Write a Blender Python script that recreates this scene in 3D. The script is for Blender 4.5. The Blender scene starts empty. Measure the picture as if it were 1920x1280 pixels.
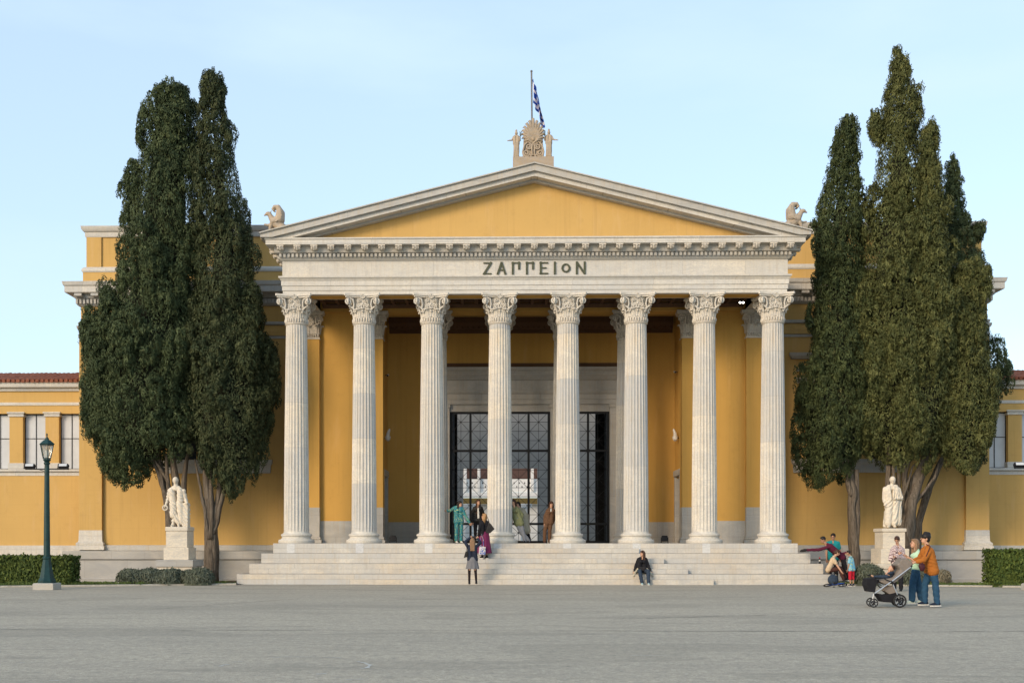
import bpy, bmesh, math, random
import numpy as np
from mathutils import Vector, Matrix, Euler, noise
R = math.radians; PI = math.pi
scn = bpy.context.scene; COL = scn.collection
random.seed(7); rng = np.random.default_rng(7)

# ------------------------------------------------------------------ survey of the place
F = 2100.0; T = .0179; CX = 912.0; HY = 1017.0; EYE = 1.55
CT = 1 / math.sqrt(1 + T * T)
def P(px, py, Y):
    u = (px - CX) / F
    X = Y * (u - T) / (1 + u * T)
    return Vector((X, Y, EYE + (HY - py) * (Y - X * T) * CT / F))
def PX(px, Y): return P(px, 0, Y).x
def PZ(py, Y, px=1000): return P(px, py, Y).z
AX = 1.066

cam = bpy.data.objects.new('camera', bpy.data.cameras.new('camera')); COL.objects.link(cam)
cam.location = (0, 0, EYE); cam.rotation_euler = (R(90), 0, math.atan(T))
cam.data.sensor_width = 36; cam.data.lens = F / 1920 * 36
cam.data.shift_x = 48 / 1920; cam.data.shift_y = 377 / 1920
cam.data.clip_end = 3000
scn.camera = cam

# ------------------------------------------------------------------ materials
class N:
    """small node helper"""
    def __init__(s, name, rough=.8, spec=.3):
        s.m = bpy.data.materials.new(name); s.m.use_nodes = True
        s.t = s.m.node_tree; s.b = s.t.nodes['Principled BSDF']
        s.b.inputs['Roughness'].default_value = rough
        s.b.inputs['Specular IOR Level'].default_value = spec
        s.tc = s.t.nodes.new('ShaderNodeTexCoord')
    def n(s, typ, **k):
        nd = s.t.nodes.new('ShaderNode' + typ)
        for a, v in k.items(): setattr(nd, a, v)
        return nd
    def l(s, a, b): s.t.links.new(a, b)
    def val(s, sock, v):
        if hasattr(v, 'links') or hasattr(v, 'is_linked'): s.l(v, sock)
        else: sock.default_value = v
    def map(s, scale=(1,1,1), src='Object', rot=(0,0,0)):
        m = s.n('Mapping'); m.inputs['Scale'].default_value = scale; m.inputs['Rotation'].default_value = rot
        s.l(s.tc.outputs[src], m.inputs[0]); return m.outputs[0]
    def noise(s, vec, scale, detail=4, rough=.55, dist=0):
        n = s.n('TexNoise'); s.l(vec, n.inputs['Vector'])
        n.inputs['Scale'].default_value = scale; n.inputs['Detail'].default_value = detail
        n.inputs['Roughness'].default_value = rough; n.inputs['Distortion'].default_value = dist
        return n.outputs['Fac']
    def ramp(s, f, stops):
        r = s.n('ValToRGB'); s.l(f, r.inputs[0]); e = r.color_ramp.elements
        while len(e) < len(stops): e.new(.5)
        for q, (p, c) in zip(e, stops):
            q.position = p; q.color = (c, c, c, 1) if isinstance(c, (int, float)) else (*c, 1)
        return r.outputs[0]
    def mix(s, f, a, b, mode='MIX'):
        m = s.n('Mix', data_type='RGBA', blend_type=mode)
        s.val(m.inputs[0], f)
        for i, v in ((6, a), (7, b)):
            if isinstance(v, tuple): m.inputs[i].default_value = (*v[:3], 1)
            else: s.l(v, m.inputs[i])
        return m.outputs[2]
    def math(s, op, a, b=0.0):
        m = s.n('Math', operation=op); s.val(m.inputs[0], a); s.val(m.inputs[1], b); return m.outputs[0]
    def bump(s, h, dist=.01, strength=.6):
        b = s.n('Bump'); s.l(h, b.inputs['Height']); b.inputs['Distance'].default_value = dist
        b.inputs['Strength'].default_value = strength; s.l(b.outputs[0], s.b.inputs['Normal'])
    def col(s, c):
        if isinstance(c, tuple): s.b.inputs['Base Color'].default_value = (*c[:3], 1)
        else: s.l(c, s.b.inputs['Base Color'])
        return s.m

def mat_stone(name, c1, c2, c3, block=(1.6, .38), tint=.25, vein=1.0, joint=True, drum=False, streak=False):
    s = N(name, .62, .3); o = s.tc.outputs['Object']
    sep = s.n('SeparateXYZ'); s.l(o, sep.inputs[0])
    v = s.map((.6, .6, 1.6), rot=(0, R(24), R(20)))
    n1 = s.noise(v, 1.1, 6, .62, 1.2); n2 = s.noise(o, .45, 3)
    base = s.mix(s.ramp(n1, [(.38, 0), (.62, 1)]), c1, c2)
    base = s.mix(s.ramp(n2, [(.42, 0), (.75, .7)]), base, c3)
    vn = s.noise(v, 2.6 * vein, 8, .7, 2.5)
    base = s.mix(s.ramp(vn, [(.465, 0), (.5, .5), (.535, 0)]), base, (.30, .31, .33))
    if drum:
        oi = s.n('ObjectInfo')
        z = s.math('ADD', s.math('DIVIDE', sep.outputs[2], block[1]), s.math('MULTIPLY', oi.outputs['Random'], 9))
        wn = s.n('TexWhiteNoise', noise_dimensions='2D')
        cb = s.n('CombineXYZ'); s.l(s.math('FLOOR', z), cb.inputs[0]); s.l(oi.outputs['Random'], cb.inputs[1]); s.l(cb.outputs[0], wn.inputs['Vector'])
        base = s.mix(s.ramp(wn.outputs['Value'], [(.1, 0), (.9, tint)]), base, (.36, .38, .40))
        jf = s.math('FRACT', z); base = s.mix(s.ramp(jf, [(0, .5), (.012, 0)]), base, (.28, .26, .22))
    else:
        cb = s.n('CombineXYZ'); s.l(s.math('ADD', sep.outputs[0], sep.outputs[1]), cb.inputs[0]); s.l(sep.outputs[2], cb.inputs[1])
        br = s.n('TexBrick'); s.l(cb.outputs[0], br.inputs['Vector'])
        br.inputs['Scale'].default_value = 1; br.inputs['Brick Width'].default_value = block[0]; br.inputs['Row Height'].default_value = block[1]
        br.inputs['Mortar Size'].default_value = .006 if joint else 0; br.inputs['Color1'].default_value = (0, 0, 0, 1); br.inputs['Color2'].default_value = (1, 1, 1, 1)
        br.inputs['Mortar'].default_value = (.5, .5, .5, 1); br.offset = .37; br.squash = 1.3; br.squash_frequency = 3
        base = s.mix(s.ramp(br.outputs['Color'], [(0, 0), (1, tint)]), base, (.42, .43, .43))
        if joint: base = s.mix(s.math('MULTIPLY', br.outputs['Fac'], .55), base, (.20, .18, .15))
    if streak:
        sv = s.map((7, 7, .5)); sn = s.noise(sv, 1.6, 5, .7)
        base = s.mix(s.ramp(sn, [(.48, 0), (.70, streak)]), base, (.42, .32, .19))
        sv2 = s.map((2.2, 2.2, .3), rot=(0, R(4), 0)); sn2 = s.noise(sv2, 1.7, 5, .7); base = s.mix(s.ramp(sn2, [(.54, 0), (.74, streak)]), base, (.27, .26, .24))
    g = s.noise(o, 30, 4, .7)
    base = s.mix(s.ramp(g, [(.3, .12), (.6, 0)]), base, (.3, .28, .25))
    s.bump(s.math('ADD', s.math('MULTIPLY', g, .4), vn), .012, .35)
    return s.col(base)

M = {}
M['marble'] = mat_stone('marble', (.65, .615, .54), (.54, .52, .475), (.62, .55, .43), (2.4, .62), .5, streak=.28)
M['marble_steps'] = mat_stone('marble_steps', (.60, .56, .48), (.46, .44, .40), (.56, .44, .29), (2.1, .191), .6, 1.4, streak=.3)
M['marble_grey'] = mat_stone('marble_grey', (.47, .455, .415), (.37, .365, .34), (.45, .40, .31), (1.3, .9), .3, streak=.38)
M['podium'] = mat_stone('podium_stone', (.42, .40, .36), (.33, .32, .295), (.44, .38, .28), (1.4, .85), .35)
M['carved'] = mat_stone('carved_marble', (.66, .615, .53), (.55, .52, .46), (.57, .48, .36), (9, 9), .1, joint=False, streak=.35)
M['shaft'] = mat_stone('fluted_marble', (.66, .62, .535), (.57, .545, .49), (.62, .54, .41), (1, 1.75), .6, drum=True, streak=.48)
M['old_marble'] = mat_stone('old_marble', (.40, .31, .21), (.29, .225, .155), (.34, .25, .15), (9, 9), .1, joint=False)
M['statue'] = mat_stone('statue_marble', (.70, .62, .49), (.60, .53, .42), (.58, .46, .31), (9, 9), .1, joint=False)
M['patch'] = mat_stone('new_marble', (.60, .60, .58), (.54, .545, .55), (.56, .55, .51), (9, 9), .1, joint=False)

def mat_stucco(name, c, joint=False):
    s = N(name, .9, .15); o = s.tc.outputs['Object']
    n1 = s.noise(o, .5, 5, .6); n2 = s.noise(s.map((2, 2, .35)), 1.2, 5, .65)
    b = s.mix(s.ramp(n1, [(.35, 0), (.7, .45)]), c, tuple(x * .84 for x in c))
    b = s.mix(s.ramp(n2, [(.55, 0), (.8, .35)]), b, (min(1, c[0] * 1.12), c[1] * 1.22, c[2] * 2.0))
    n4 = s.noise(s.map((3.5, 3.5, .12)), 1.5, 5, .65); b = s.mix(s.ramp(n4, [(.52, 0), (.72, .38)]), b, tuple(x * .70 for x in c))
    n3 = s.noise(o, 2.2, 6, .7)
    b = s.mix(s.ramp(n3, [(.56, 0), (.7, .25)]), b, tuple(x * .72 for x in c))
    if joint:
        sep = s.n('SeparateXYZ'); s.l(o, sep.inputs[0]); cb = s.n('CombineXYZ')
        s.l(sep.outputs[0], cb.inputs[0]); s.l(sep.outputs[2], cb.inputs[1])
        br = s.n('TexBrick'); s.l(cb.outputs[0], br.inputs['Vector']); br.inputs['Scale'].default_value = 1
        br.inputs['Brick Width'].default_value = 1.5; br.inputs['Row Height'].default_value = .55; br.inputs['Mortar Size'].default_value = .008
        b = s.mix(s.math('MULTIPLY', br.outputs['Fac'], .13), b, tuple(x * .6 for x in c))
    g = s.noise(o, 45, 3); s.bump(g, .006, .5)
    return s.col(b)
M['yellow'] = mat_stucco('yellow_stucco', (.56, .358, .125), True)
M['yellow_plain'] = mat_stucco('plain_yellow_stucco', (.56, .358, .125))
M['yellow_deep'] = mat_stucco('ochre_stucco', (.58, .34, .09))
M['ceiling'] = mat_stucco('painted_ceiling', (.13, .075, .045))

def plain(name, c, rough=.7, metal=0, var=.12, scale=8, spec=.3):
    s = N(name, rough, spec); s.b.inputs['Metallic'].default_value = metal
    n = s.noise(s.tc.outputs['Object'], scale, 4)
    b = s.mix(s.ramp(n, [(.3, 0), (.75, 1)]), tuple(x * (1 - var) for x in c), tuple(min(1, x * (1 + var)) for x in c))
    s.bump(n, .004, .3)
    return s.col(b)
M['iron'] = plain('black_iron', (.012, .012, .013), .5)
M['bronze'] = plain('patinated_bronze', (.07, .075, .045), .5, .3, .3)
M['lamp_green'] = plain('green_paint', (.009, .038, .038), .45, 0, .3)
M['black'] = plain('black_plastic', (.012, .012, .014), .5)
M['white_paint'] = plain('white_paint', (.62, .60, .55), .6)
M['white_wall'] = plain('white_plaster', (.82, .81, .78), .8, 0, .06, 1)
M['grey_wall'] = plain('grey_plaster', (.46, .45, .43), .9, 0, .1, 2)
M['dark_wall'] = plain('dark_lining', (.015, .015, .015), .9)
M['red_wall'] = plain('red_plaster', (.11, .065, .055), .9)
M['pane'] = plain('window_blind', (.50, .52, .54), .35, 0, .1, 1.5)
M['silver'] = plain('silver_metal', (.55, .56, .58), .3, .8)
M['grey_pole'] = plain('pole_grey', (.13, .13, .13), .5)
M['rubber'] = plain('rubber', (.02, .02, .02), .8)
s = N('lamp_glass', .1, .5); s.b.inputs['Transmission Weight'].default_value = .85; s.b.inputs['Alpha'].default_value = .55; M['glass'] = s.col((.8, .85, .8))
s = N('lit_lamp'); s.b.inputs['Emission Color'].default_value = (1, .95, .85, 1); s.b.inputs['Emission Strength'].default_value = 5; M['lit'] = s.col((1, 1, 1))

def mat_leaf(name, a, b, c):
    s = N(name, .75, .2); g = s.n('NewGeometry')
    n = s.noise(s.tc.outputs['Object'], .8, 3)
    k = s.mix(s.ramp(n, [(.35, 0), (.68, 1)]), a, b)
    k = s.mix(s.ramp(g.outputs['Random Per Island'], [(.3, 0), (1, .75)]), k, c)
    if 'cypress' in name:
        n2 = s.noise(s.tc.outputs['Object'], 2.6, 3); k = s.mix(s.ramp(n2, [(.38, .55), (.52, 0)]), k, tuple(x*.55 for x in a)); k = s.mix(s.ramp(n2, [(.55, 0), (.72, .6)]), k, tuple(min(1, x*1.35) for x in c))
        n3 = s.noise(s.tc.outputs['Object'], 1.3, 5, .7); k = s.mix(s.ramp(n3, [(.66, 0), (.72, .55)]), k, (.13, .075, .03))
    return s.col(k)
M['cyp_a'] = mat_leaf('cypress_leaf_blue', (.034, .054, .024), (.056, .078, .032), (.095, .115, .050))
M['cyp_b'] = mat_leaf('cypress_leaf_dark', (.030, .046, .020), (.050, .064, .027), (.088, .095, .042))
M['cyp_c'] = mat_leaf('cypress_leaf_green', (.030, .046, .018), (.050, .068, .024), (.086, .10, .036))
M['cyp_d'] = mat_leaf('cypress_leaf_olive', (.054, .068, .022), (.086, .096, .031), (.14, .142, .050))
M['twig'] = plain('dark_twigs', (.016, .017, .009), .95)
M['hedge'] = mat_leaf('hedge_leaf', (.030, .050, .012), (.055, .085, .018), (.12, .15, .03))
M['lavender'] = mat_leaf('lavender_leaf', (.060, .075, .050), (.095, .108, .075), (.15, .16, .12))
M['dry_bush'] = mat_leaf('dry_leaf', (.12, .11, .075), (.17, .15, .10), (.25, .22, .15))
M['grass'] = mat_leaf('grass_blade', (.05, .09, .02), (.08, .12, .03), (.14, .17, .05))
s = N('bark', .95, .1); v = s.map((9, 9, .9)); n = s.noise(v, 2.2, 7, .7, .6)
s.bump(n, .06, 1); M['bark'] = s.col(s.ramp(n, [(.3, (.045, .036, .028)), (.52, (.145, .118, .09)), (.75, (.27, .232, .185))]))

s = N('asphalt', .9, .2); o = s.tc.outputs['Object']
g = s.noise(o, 55, 5, .75); g2 = s.noise(s.map((1, .8, 1)), 7, 6, .75); big = s.noise(s.map((.05, .22, 1)), 1.4, 5, .6)
b = s.mix(s.ramp(g, [(.36, 0), (.62, 1)]), (.235, .208, .163), (.56, .505, .405))
b = s.mix(s.ramp(big, [(.3, .5), (.65, 0)]), b, (.27, .25, .21))
b = s.mix(s.ramp(g2, [(.34, .75), (.52, 0)]), b, (.24, .23, .20)); b = s.mix(s.ramp(g2, [(.55, 0), (.72, .5)]), b, (.64, .59, .48))
g3 = s.noise(o, 19, 3, .8); b = s.mix(s.ramp(g3, [(.3, .6), (.48, 0)]), b, (.17, .16, .135)); b = s.mix(s.ramp(g3, [(.56, 0), (.72, .5)]), b, (.68, .65, .56))
pt = s.noise(s.map((.16, .5, 1)), 1.0, 2, .4, 1.0); b = s.mix(s.ramp(pt, [(.57, 0), (.585, .28)]), b, (.22, .205, .17))
mot = s.noise(s.map((.5, 1.6, 1)), 1.3, 6, .7); b = s.mix(s.ramp(mot, [(.3, .45), (.5, 0)]), b, (.23, .215, .18))
cr = s.noise(s.map((.35, 1.6, 1)), 1.0, 8, .72, 1.5)
b = s.mix(s.ramp(cr, [(.495, 0), (.5, .35), (.505, 0)]), b, (.10, .098, .09))
st = s.noise(s.map((1.2, 5, 1)), 1.0, 3, .5); b = s.mix(s.ramp(st, [(.68, 0), (.76, .45)]), b, (.14, .135, .12))
vo = s.n('TexVoronoi'); s.l(o, vo.inputs['Vector']); vo.inputs['Scale'].default_value = 1.1
b = s.mix(s.ramp(vo.outputs['Distance'], [(0, .9), (.035, .0)]), b, (.06, .05, .04))
s.bump(g, .012, .8); M['asphalt'] = s.col(b)
s = N('soil', .95, .1); n = s.noise(s.tc.outputs['Object'], 6, 6, .7); s.bump(n, .05, 1)
M['soil'] = s.col(s.ramp(n, [(.3, (.07, .055, .035)), (.55, (.15, .12, .08)), (.75, (.10, .12, .04))]))
s = N('roof_tiles', .85, .2); sep = s.n('SeparateXYZ'); s.l(s.tc.outputs['Object'], sep.inputs[0])
n = s.noise(s.tc.outputs['Object'], 5, 5, .7)
M['tile'] = s.col(s.ramp(n, [(.3, (.12, .045, .03)), (.5, (.25, .09, .055)), (.72, (.36, .16, .10))]))
M['brick'] = plain('edging_brick', (.30, .12, .08), .9, 0, .3, 12)
M['kerb'] = plain('kerb_stone', (.42, .39, .33), .9, 0, .2, 6)
M['chalk'] = plain('chalk', (.42, .42, .40), .95, 0, .1)
M['tar'] = plain('tar', (.07, .07, .068), .9)

def cloth(name, c, rough=.9, kind=None, c2=None, scale=18):
    s = N(name, rough, .2); o = s.tc.outputs['Object']
    if kind == 'stripe':
        w = s.n('TexWave', wave_type='BANDS', bands_direction='DIAGONAL'); s.l(o, w.inputs[0]); w.inputs['Scale'].default_value = scale; w.inputs['Distortion'].default_value = 2
        b = s.mix(s.ramp(w.outputs['Fac'], [(.55, 0), (.7, 1)]), c, c2)
    elif kind == 'print':
        n = s.noise(o, scale, 3, .5, 1); b = s.mix(s.ramp(n, [(.47, 0), (.53, 1)]), c, c2)
        n2 = s.noise(o, scale * 1.4, 2); b = s.mix(s.ramp(n2, [(.6, 0), (.63, 1)]), b, (.55, .55, .12))
    else:
        n = s.noise(o, 10, 4); b = s.mix(n, tuple(x * .75 for x in c), tuple(min(1, x * 1.25) for x in c))
    f = s.noise(s.map((1, 1, .5)), 14, 3, .6, .8); s.bump(f, .02, .6)
    return s.col(b)
SK = plain('skin', (.50, .28, .18), .55, 0, .06, 10, .4); SK2 = plain('tanned_skin', (.36, .19, .115), .55, 0, .06, 10, .4)
H_black = plain('black_hair', (.012, .009, .008), .5, 0, .3, 30); H_brown = plain('brown_hair', (.05, .022, .012), .5, 0, .4, 30)
H_blond = plain('blond_hair', (.33, .18, .075), .55, 0, .4, 30); H_lblond = plain('light_brown_hair', (.22, .13, .07), .55, 0, .4, 30)
M['eye'] = plain('eye_dark', (.02, .015, .012), .3); M['lip'] = plain('lips', (.35, .11, .09), .5)

# ------------------------------------------------------------------ object helpers
def tag(o, label=None, cat=None, group=None, kind=None):
    if label: o['label'] = label
    if cat: o['category'] = cat
    if group: o['group'] = group
    if kind: o['kind'] = kind
    return o
def empty(name, loc, label, cat, group=None, rz=0):
    o = bpy.data.objects.new(name, None); COL.objects.link(o); o.location = loc; o.rotation_euler.z = rz
    o.empty_display_size = .2
    return tag(o, label, cat, group)
def wloc(p):
    v = Vector((0, 0, 0))
    while p: v += p.location; p = p.parent
    return v
def smooth(me, ang=40):
    me.polygons.foreach_set('use_smooth', [True] * len(me.polygons))
    try: me.set_sharp_from_angle(angle=R(ang))
    except Exception: pass
def link(name, me, parent=None, loc=None):
    o = bpy.data.objects.new(name, me); COL.objects.link(o)
    if parent: o.parent = parent
    if loc is not None: o.location = loc
    return o
def copy_tree(o, parent=None):
    c = o.copy(); COL.objects.link(c); c.parent = parent
    for ch in list(o.children): copy_tree(ch, c)
    return c

class MB:
    def __init__(s): s.v = []; s.f = []; s.mi = []; s.mats = []; s.cur = 0
    def mat(s, m):
        if m not in s.mats: s.mats.append(m)
        s.cur = s.mats.index(m); return s
    def add(s, vs, fs, M4=None):
        b = len(s.v)
        s.v += [tuple(M4 @ Vector(q)) if M4 else tuple(q) for q in vs]
        s.f += [tuple(b + i for i in f) for f in fs]; s.mi += [s.cur] * len(fs)
        return s
    def box(s, x0, x1, y0, y1, z0, z1, M4=None, ch=0):
        if ch:
            c = ch; vs = []; 
            for z, i in ((z0, c), (z0 + c, 0), (z1 - c, 0), (z1, c)):
                vs += [(x0+i+0, y0+i, z), (x1-i, y0+i, z), (x1-i, y1-i, z), (x0+i, y1-i, z)]
            fs = [(3, 2, 1, 0), (12, 13, 14, 15)]
            for k in range(3):
                for j in range(4): a = 4*k+j; d = 4*k+(j+1) % 4; fs.append((a, d, d+4, a+4))
            return s.add(vs, fs, M4)
        vs = [(x, y, z) for z in (z0, z1) for x, y in ((x0, y0), (x1, y0), (x1, y1), (x0, y1))]
        return s.add(vs, [(3, 2, 1, 0), (4, 5, 6, 7), (0, 1, 5, 4), (1, 2, 6, 5), (2, 3, 7, 6), (3, 0, 4, 7)], M4)
    def prism_y(s, poly, y0, y1, M4=None):      # polygon in x,z (counterclockwise seen from -Y)
        n = len(poly)
        vs = [(x, y0, z) for x, z in poly] + [(x, y1, z) for x, z in poly]
        fs = [tuple(range(n)), tuple(range(2*n-1, n-1, -1))] + [(i, i+n, (i+1) % n + n, (i+1) % n) for i in range(n)]
        return s.add(vs, fs, M4)
    def prism_z(s, poly, z0, z1, M4=None):
        n = len(poly)
        vs = [(x, y, z0) for x, y in poly] + [(x, y, z1) for x, y in poly]
        fs = [tuple(range(n-1, -1, -1)), tuple(range(n, 2*n))] + [(i, (i+1) % n, (i+1) % n + n, i+n) for i in range(n)]
        return s.add(vs, fs, M4)
    def lathe(s, prof, n=32, M4=None, cap=True):
        vs = [(r*math.cos(2*PI*j/n), r*math.sin(2*PI*j/n), z) for r, z in prof for j in range(n)]
        fs = [(i*n+j, i*n+(j+1) % n, (i+1)*n+(j+1) % n, (i+1)*n+j) for i in range(len(prof)-1) for j in range(n)]
        if cap: fs += [tuple(range(n-1, -1, -1)), tuple((len(prof)-1)*n+j for j in range(n))]
        return s.add(vs, fs, M4)
    def tube(s, pts, rad, n=8, M4=None, flat=1.0):
        pts = [Vector(p) for p in pts]; L = len(pts)
        if not hasattr(rad, '__len__'): rad = [rad]*L
        up = None; vs = []
        for i, p in enumerate(pts):
            d = (pts[min(i+1, L-1)] - pts[max(i-1, 0)]); d = d.normalized() if d.length > 1e-9 else Vector((0, 0, 1))
            if up is None: up = d.orthogonal().normalized()
            up = (up - d*up.dot(d)); up = up.normalized() if up.length > 1e-6 else d.orthogonal().normalized()
            w = d.cross(up)
            for j in range(n):
                a = 2*PI*j/n; vs.append(p + up*math.cos(a)*rad[i] + w*math.sin(a)*rad[i]*flat)
        fs = [(i*n+j, i*n+(j+1) % n, (i+1)*n+(j+1) % n, (i+1)*n+j) for i in range(L-1) for j in range(n)]
        fs += [tuple(range(n-1, -1, -1)), tuple((L-1)*n+j for j in range(n))]
        return s.add(vs, fs, M4)
    def ball(s, c, r, n=10, M4=None, rot=None):
        if not hasattr(r, '__len__'): r = (r, r, r)
        m = n//2+1; vs = []; c = Vector(c)
        E = Euler(rot).to_matrix() if rot else None
        for i in range(m+1):
            a = PI*i/m - PI/2; a = max(min(a, PI/2-.02), -PI/2+.02)
            for j in range(n):
                q = Vector((r[0]*math.cos(a)*math.cos(2*PI*j/n), r[1]*math.cos(a)*math.sin(2*PI*j/n), r[2]*math.sin(a)))
                vs.append(c + (E @ q if E else q))
        fs = [(i*n+j, i*n+(j+1) % n, (i+1)*n+(j+1) % n, (i+1)*n+j) for i in range(m) for j in range(n)]
        fs += [tuple(range(n-1, -1, -1)), tuple(m*n+j for j in range(n))]
        return s.add(vs, fs, M4)
    def mould(s, path, prof, closed=False):
        """profile (outward, z) swept along a plan path with mitred corners; outward is to the right of the path"""
        n = len(path); P2 = [Vector(p) for p in path]; offs = []
        for i in range(n):
            def nrm(a, b): d = (b-a).normalized(); return Vector((d.y, -d.x))
            if i == 0: o = nrm(P2[0], P2[1])
            elif i == n-1: o = nrm(P2[-2], P2[-1])
            else:
                a = nrm(P2[i-1], P2[i]); b = nrm(P2[i], P2[i+1]); o = (a+b); o = o/(o.dot(a))
            offs.append(o)
        m = len(prof)
        vs = [(P2[i].x+offs[i].x*o, P2[i].y+offs[i].y*o, z) for i in range(n) for o, z in prof]
        fs = [(i*m+k, (i+1)*m+k, (i+1)*m+k+1, i*m+k+1) for i in range(n-1) for k in range(m-1)]
        fs += [tuple(range(m-1, -1, -1)), tuple((n-1)*m+k for k in range(m))]
        return s.add(vs, fs)
    def build(s, name, parent=None, local=False, loc=None, ang=35, sm=True):
        off = Vector((0, 0, 0)) if local or not parent else wloc(parent)
        if loc is not None and not local: off = off + Vector(loc)
        me = bpy.data.meshes.new(name)
        me.from_pydata([(a-off.x, b-off.y, c-off.z) for a, b, c in s.v], [], s.f)
        for m in s.mats: me.materials.append(m)
        me.polygons.foreach_set('material_index', s.mi)
        if sm: smooth(me, ang)
        me.update()
        return link(name, me, parent, loc)

def TR(x, y, z, rz=0): return Matrix.Translation((x, y, z)) @ Matrix.Rotation(rz, 4, 'Z')

# ---- implicit-looking solids: tapered capsules and ellipsoids fused by a voxel remesh
def cap(mb, p0, r0, p1, r1, n=12):
    p0 = Vector(p0); p1 = Vector(p1); d = p1-p0; L = d.length
    if L < 1e-5: return mb.ball(p0, max(r0, r1), n)
    d /= L; u = d.orthogonal().normalized(); w = d.cross(u); rings = []
    for a in (-89, -60, -30, 0): rings.append((math.sin(R(a))*r0, math.cos(R(a))*r0, p0))
    for a in (0, 30, 60, 89): rings.append((math.sin(R(a))*r1, math.cos(R(a))*r1, p1))
    vs = [c+d*h+u*(rr*math.cos(2*PI*j/n))+w*(rr*math.sin(2*PI*j/n)) for h, rr, c in rings for j in range(n)]
    m = len(rings)
    fs = [(i*n+j, i*n+(j+1) % n, (i+1)*n+(j+1) % n, (i+1)*n+j) for i in range(m-1) for j in range(n)]
    fs += [tuple(range(n-1, -1, -1)), tuple((m-1)*n+j for j in range(n))]
    return mb.add(vs, fs)
def fuse(name, prims, vox, mat, parent, extra=None, it=3, fold=None):
    mb = MB()
    for q in prims:
        if q[0] == 'c': cap(mb, *q[1:])
        elif q[0] == 'e': mb.ball(q[1], q[2], 14, rot=q[3] if len(q) > 3 else None)
        elif q[0] == 'b': mb.box(*q[1])
        elif q[0] == 'p': mb.prism_y(*q[1:])
    me = bpy.data.meshes.new('tmp'); me.from_pydata(mb.v, [], mb.f); me.update()
    o = bpy.data.objects.new('tmp', me); COL.objects.link(o)
    rm = o.modifiers.new('r', 'REMESH'); rm.mode = 'VOXEL'; rm.voxel_size = vox; rm.use_smooth_shade = True
    sm = o.modifiers.new('s', 'SMOOTH'); sm.iterations = it; sm.factor = .5
    dg = bpy.context.evaluated_depsgraph_get(); dg.update()
    m2 = bpy.data.meshes.new_from_object(o.evaluated_get(dg))
    bpy.data.objects.remove(o)
    m2.materials.clear()
    if fold:        # cloth folds: warped waves pushed along the normals
        dv, fr, amp, z1 = fold; nv = len(m2.vertices); co = np.empty(nv*3, np.float32); m2.vertices.foreach_get('co', co); co = co.reshape(-1, 3)
        nn = np.empty(nv*3, np.float32); m2.vertex_normals.foreach_get('vector', nn); nn = nn.reshape(-1, 3)
        w_ = np.sin(co[:, 0]*7+co[:, 2]*2.3+co[:, 1]*5)*.9+np.sin(co[:, 2]*6.1-co[:, 0]*3)*.7
        ph = (co@np.array(dv, np.float32))*fr+w_; h_ = np.abs(np.sin(ph))**.7-.5+.35*np.sin(ph*2.3+w_*1.7)
        co += nn*(h_*amp*np.clip((z1-co[:, 2])*12, 0, 1))[:, None]; m2.vertices.foreach_set('co', co.ravel()); m2.update()
    if extra:
        nv = len(m2.vertices); co = np.empty(nv*3, np.float32); m2.vertices.foreach_get('co', co)
        e = MB(); e.v = [tuple(c) for c in co.reshape(-1, 3)]; e.f = [tuple(p.vertices) for p in m2.polygons]
        e.mats = [mat]; e.mi = [0]*len(e.f)
        extra(e)
        m3 = bpy.data.meshes.new(name); m3.from_pydata(e.v, [], e.f)
        for m in e.mats: m3.materials.append(m)
        m3.polygons.foreach_set('material_index', e.mi); m2 = m3
        m2.polygons.foreach_set('use_smooth', [True]*len(m2.polygons))
    else: m2.materials.append(mat)
    m2.name = name; m2.update()
    return link(name, m2, parent)

# ================================================================== SETTING: ground
def struct(o): o['kind'] = 'structure'; return o
mb = MB().mat(M['asphalt'])
mb.add([(-400, -60, 0), (400, -60, 0), (400, 41.6, 0), (-400, 41.6, 0)], [(0, 1, 2, 3)])
struct(mb.build('plaza'))
mb = MB().mat(M['soil'])
mb.add([(-900, 41.6, -.6), (900, 41.6, -.6), (900, 1500, -.6), (-900, 1500, -.6)], [(0, 1, 2, 3)])
mb.add([(-900, -900, -.05), (900, -900, -.05), (900, -60, -.05), (-900, -60, -.05)], [(0, 1, 2, 3)])
struct(mb.build('ground'))

def kerb_y(x):
    a = abs(x-AX)
    return 41.0 - 2.6*min(1, max(0, (a-11.1)/8.5)) if a < 20 else 38.4
def bed_z(x, y):
    k = kerb_y(x); d = y-k
    z = .03 - .07*min(1, d/3)
    a = abs(x-AX)
    if a > 14.5: z -= .36*min(1, max(0, (d-2.5)/3))*min(1, (a-14.5)/2)
    return z + .03*noise.noise(Vector((x*.9, y*.9, 0)))
for sgn in (-1, 1):
    xs = np.linspace(10.9, 60, 90); mb = MB().mat(M['soil']); ys = np.linspace(0, 1, 20); vs = []; fs = []
    for x in xs:
        X = AX+sgn*x
        for t in ys:
            Y = kerb_y(X)+.14+(52-kerb_y(X))*t; vs.append((X, Y, bed_z(X, Y)))
    n = len(ys)
    for i in range(len(xs)-1):
        for j in range(n-1): fs.append((i*n+j, (i+1)*n+j, (i+1)*n+j+1, i*n+j+1) if sgn > 0 else (i*n+j+1, (i+1)*n+j+1, (i+1)*n+j, i*n+j))
    mb.add(vs, fs); struct(mb.build('planting_bed'))
    mb = MB().mat(M['kerb'])
    path = [(AX+sgn*x, kerb_y(AX+sgn*x)) for x in np.linspace(11.0, 50, 40)]
    if sgn < 0: path = path[::-1]
    mb.mould(path, [(.0, -.05), (.02, .045), (-.015, .06), (-.14, .06), (-.15, -.05)])
    struct(mb.build('kerb'))
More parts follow.
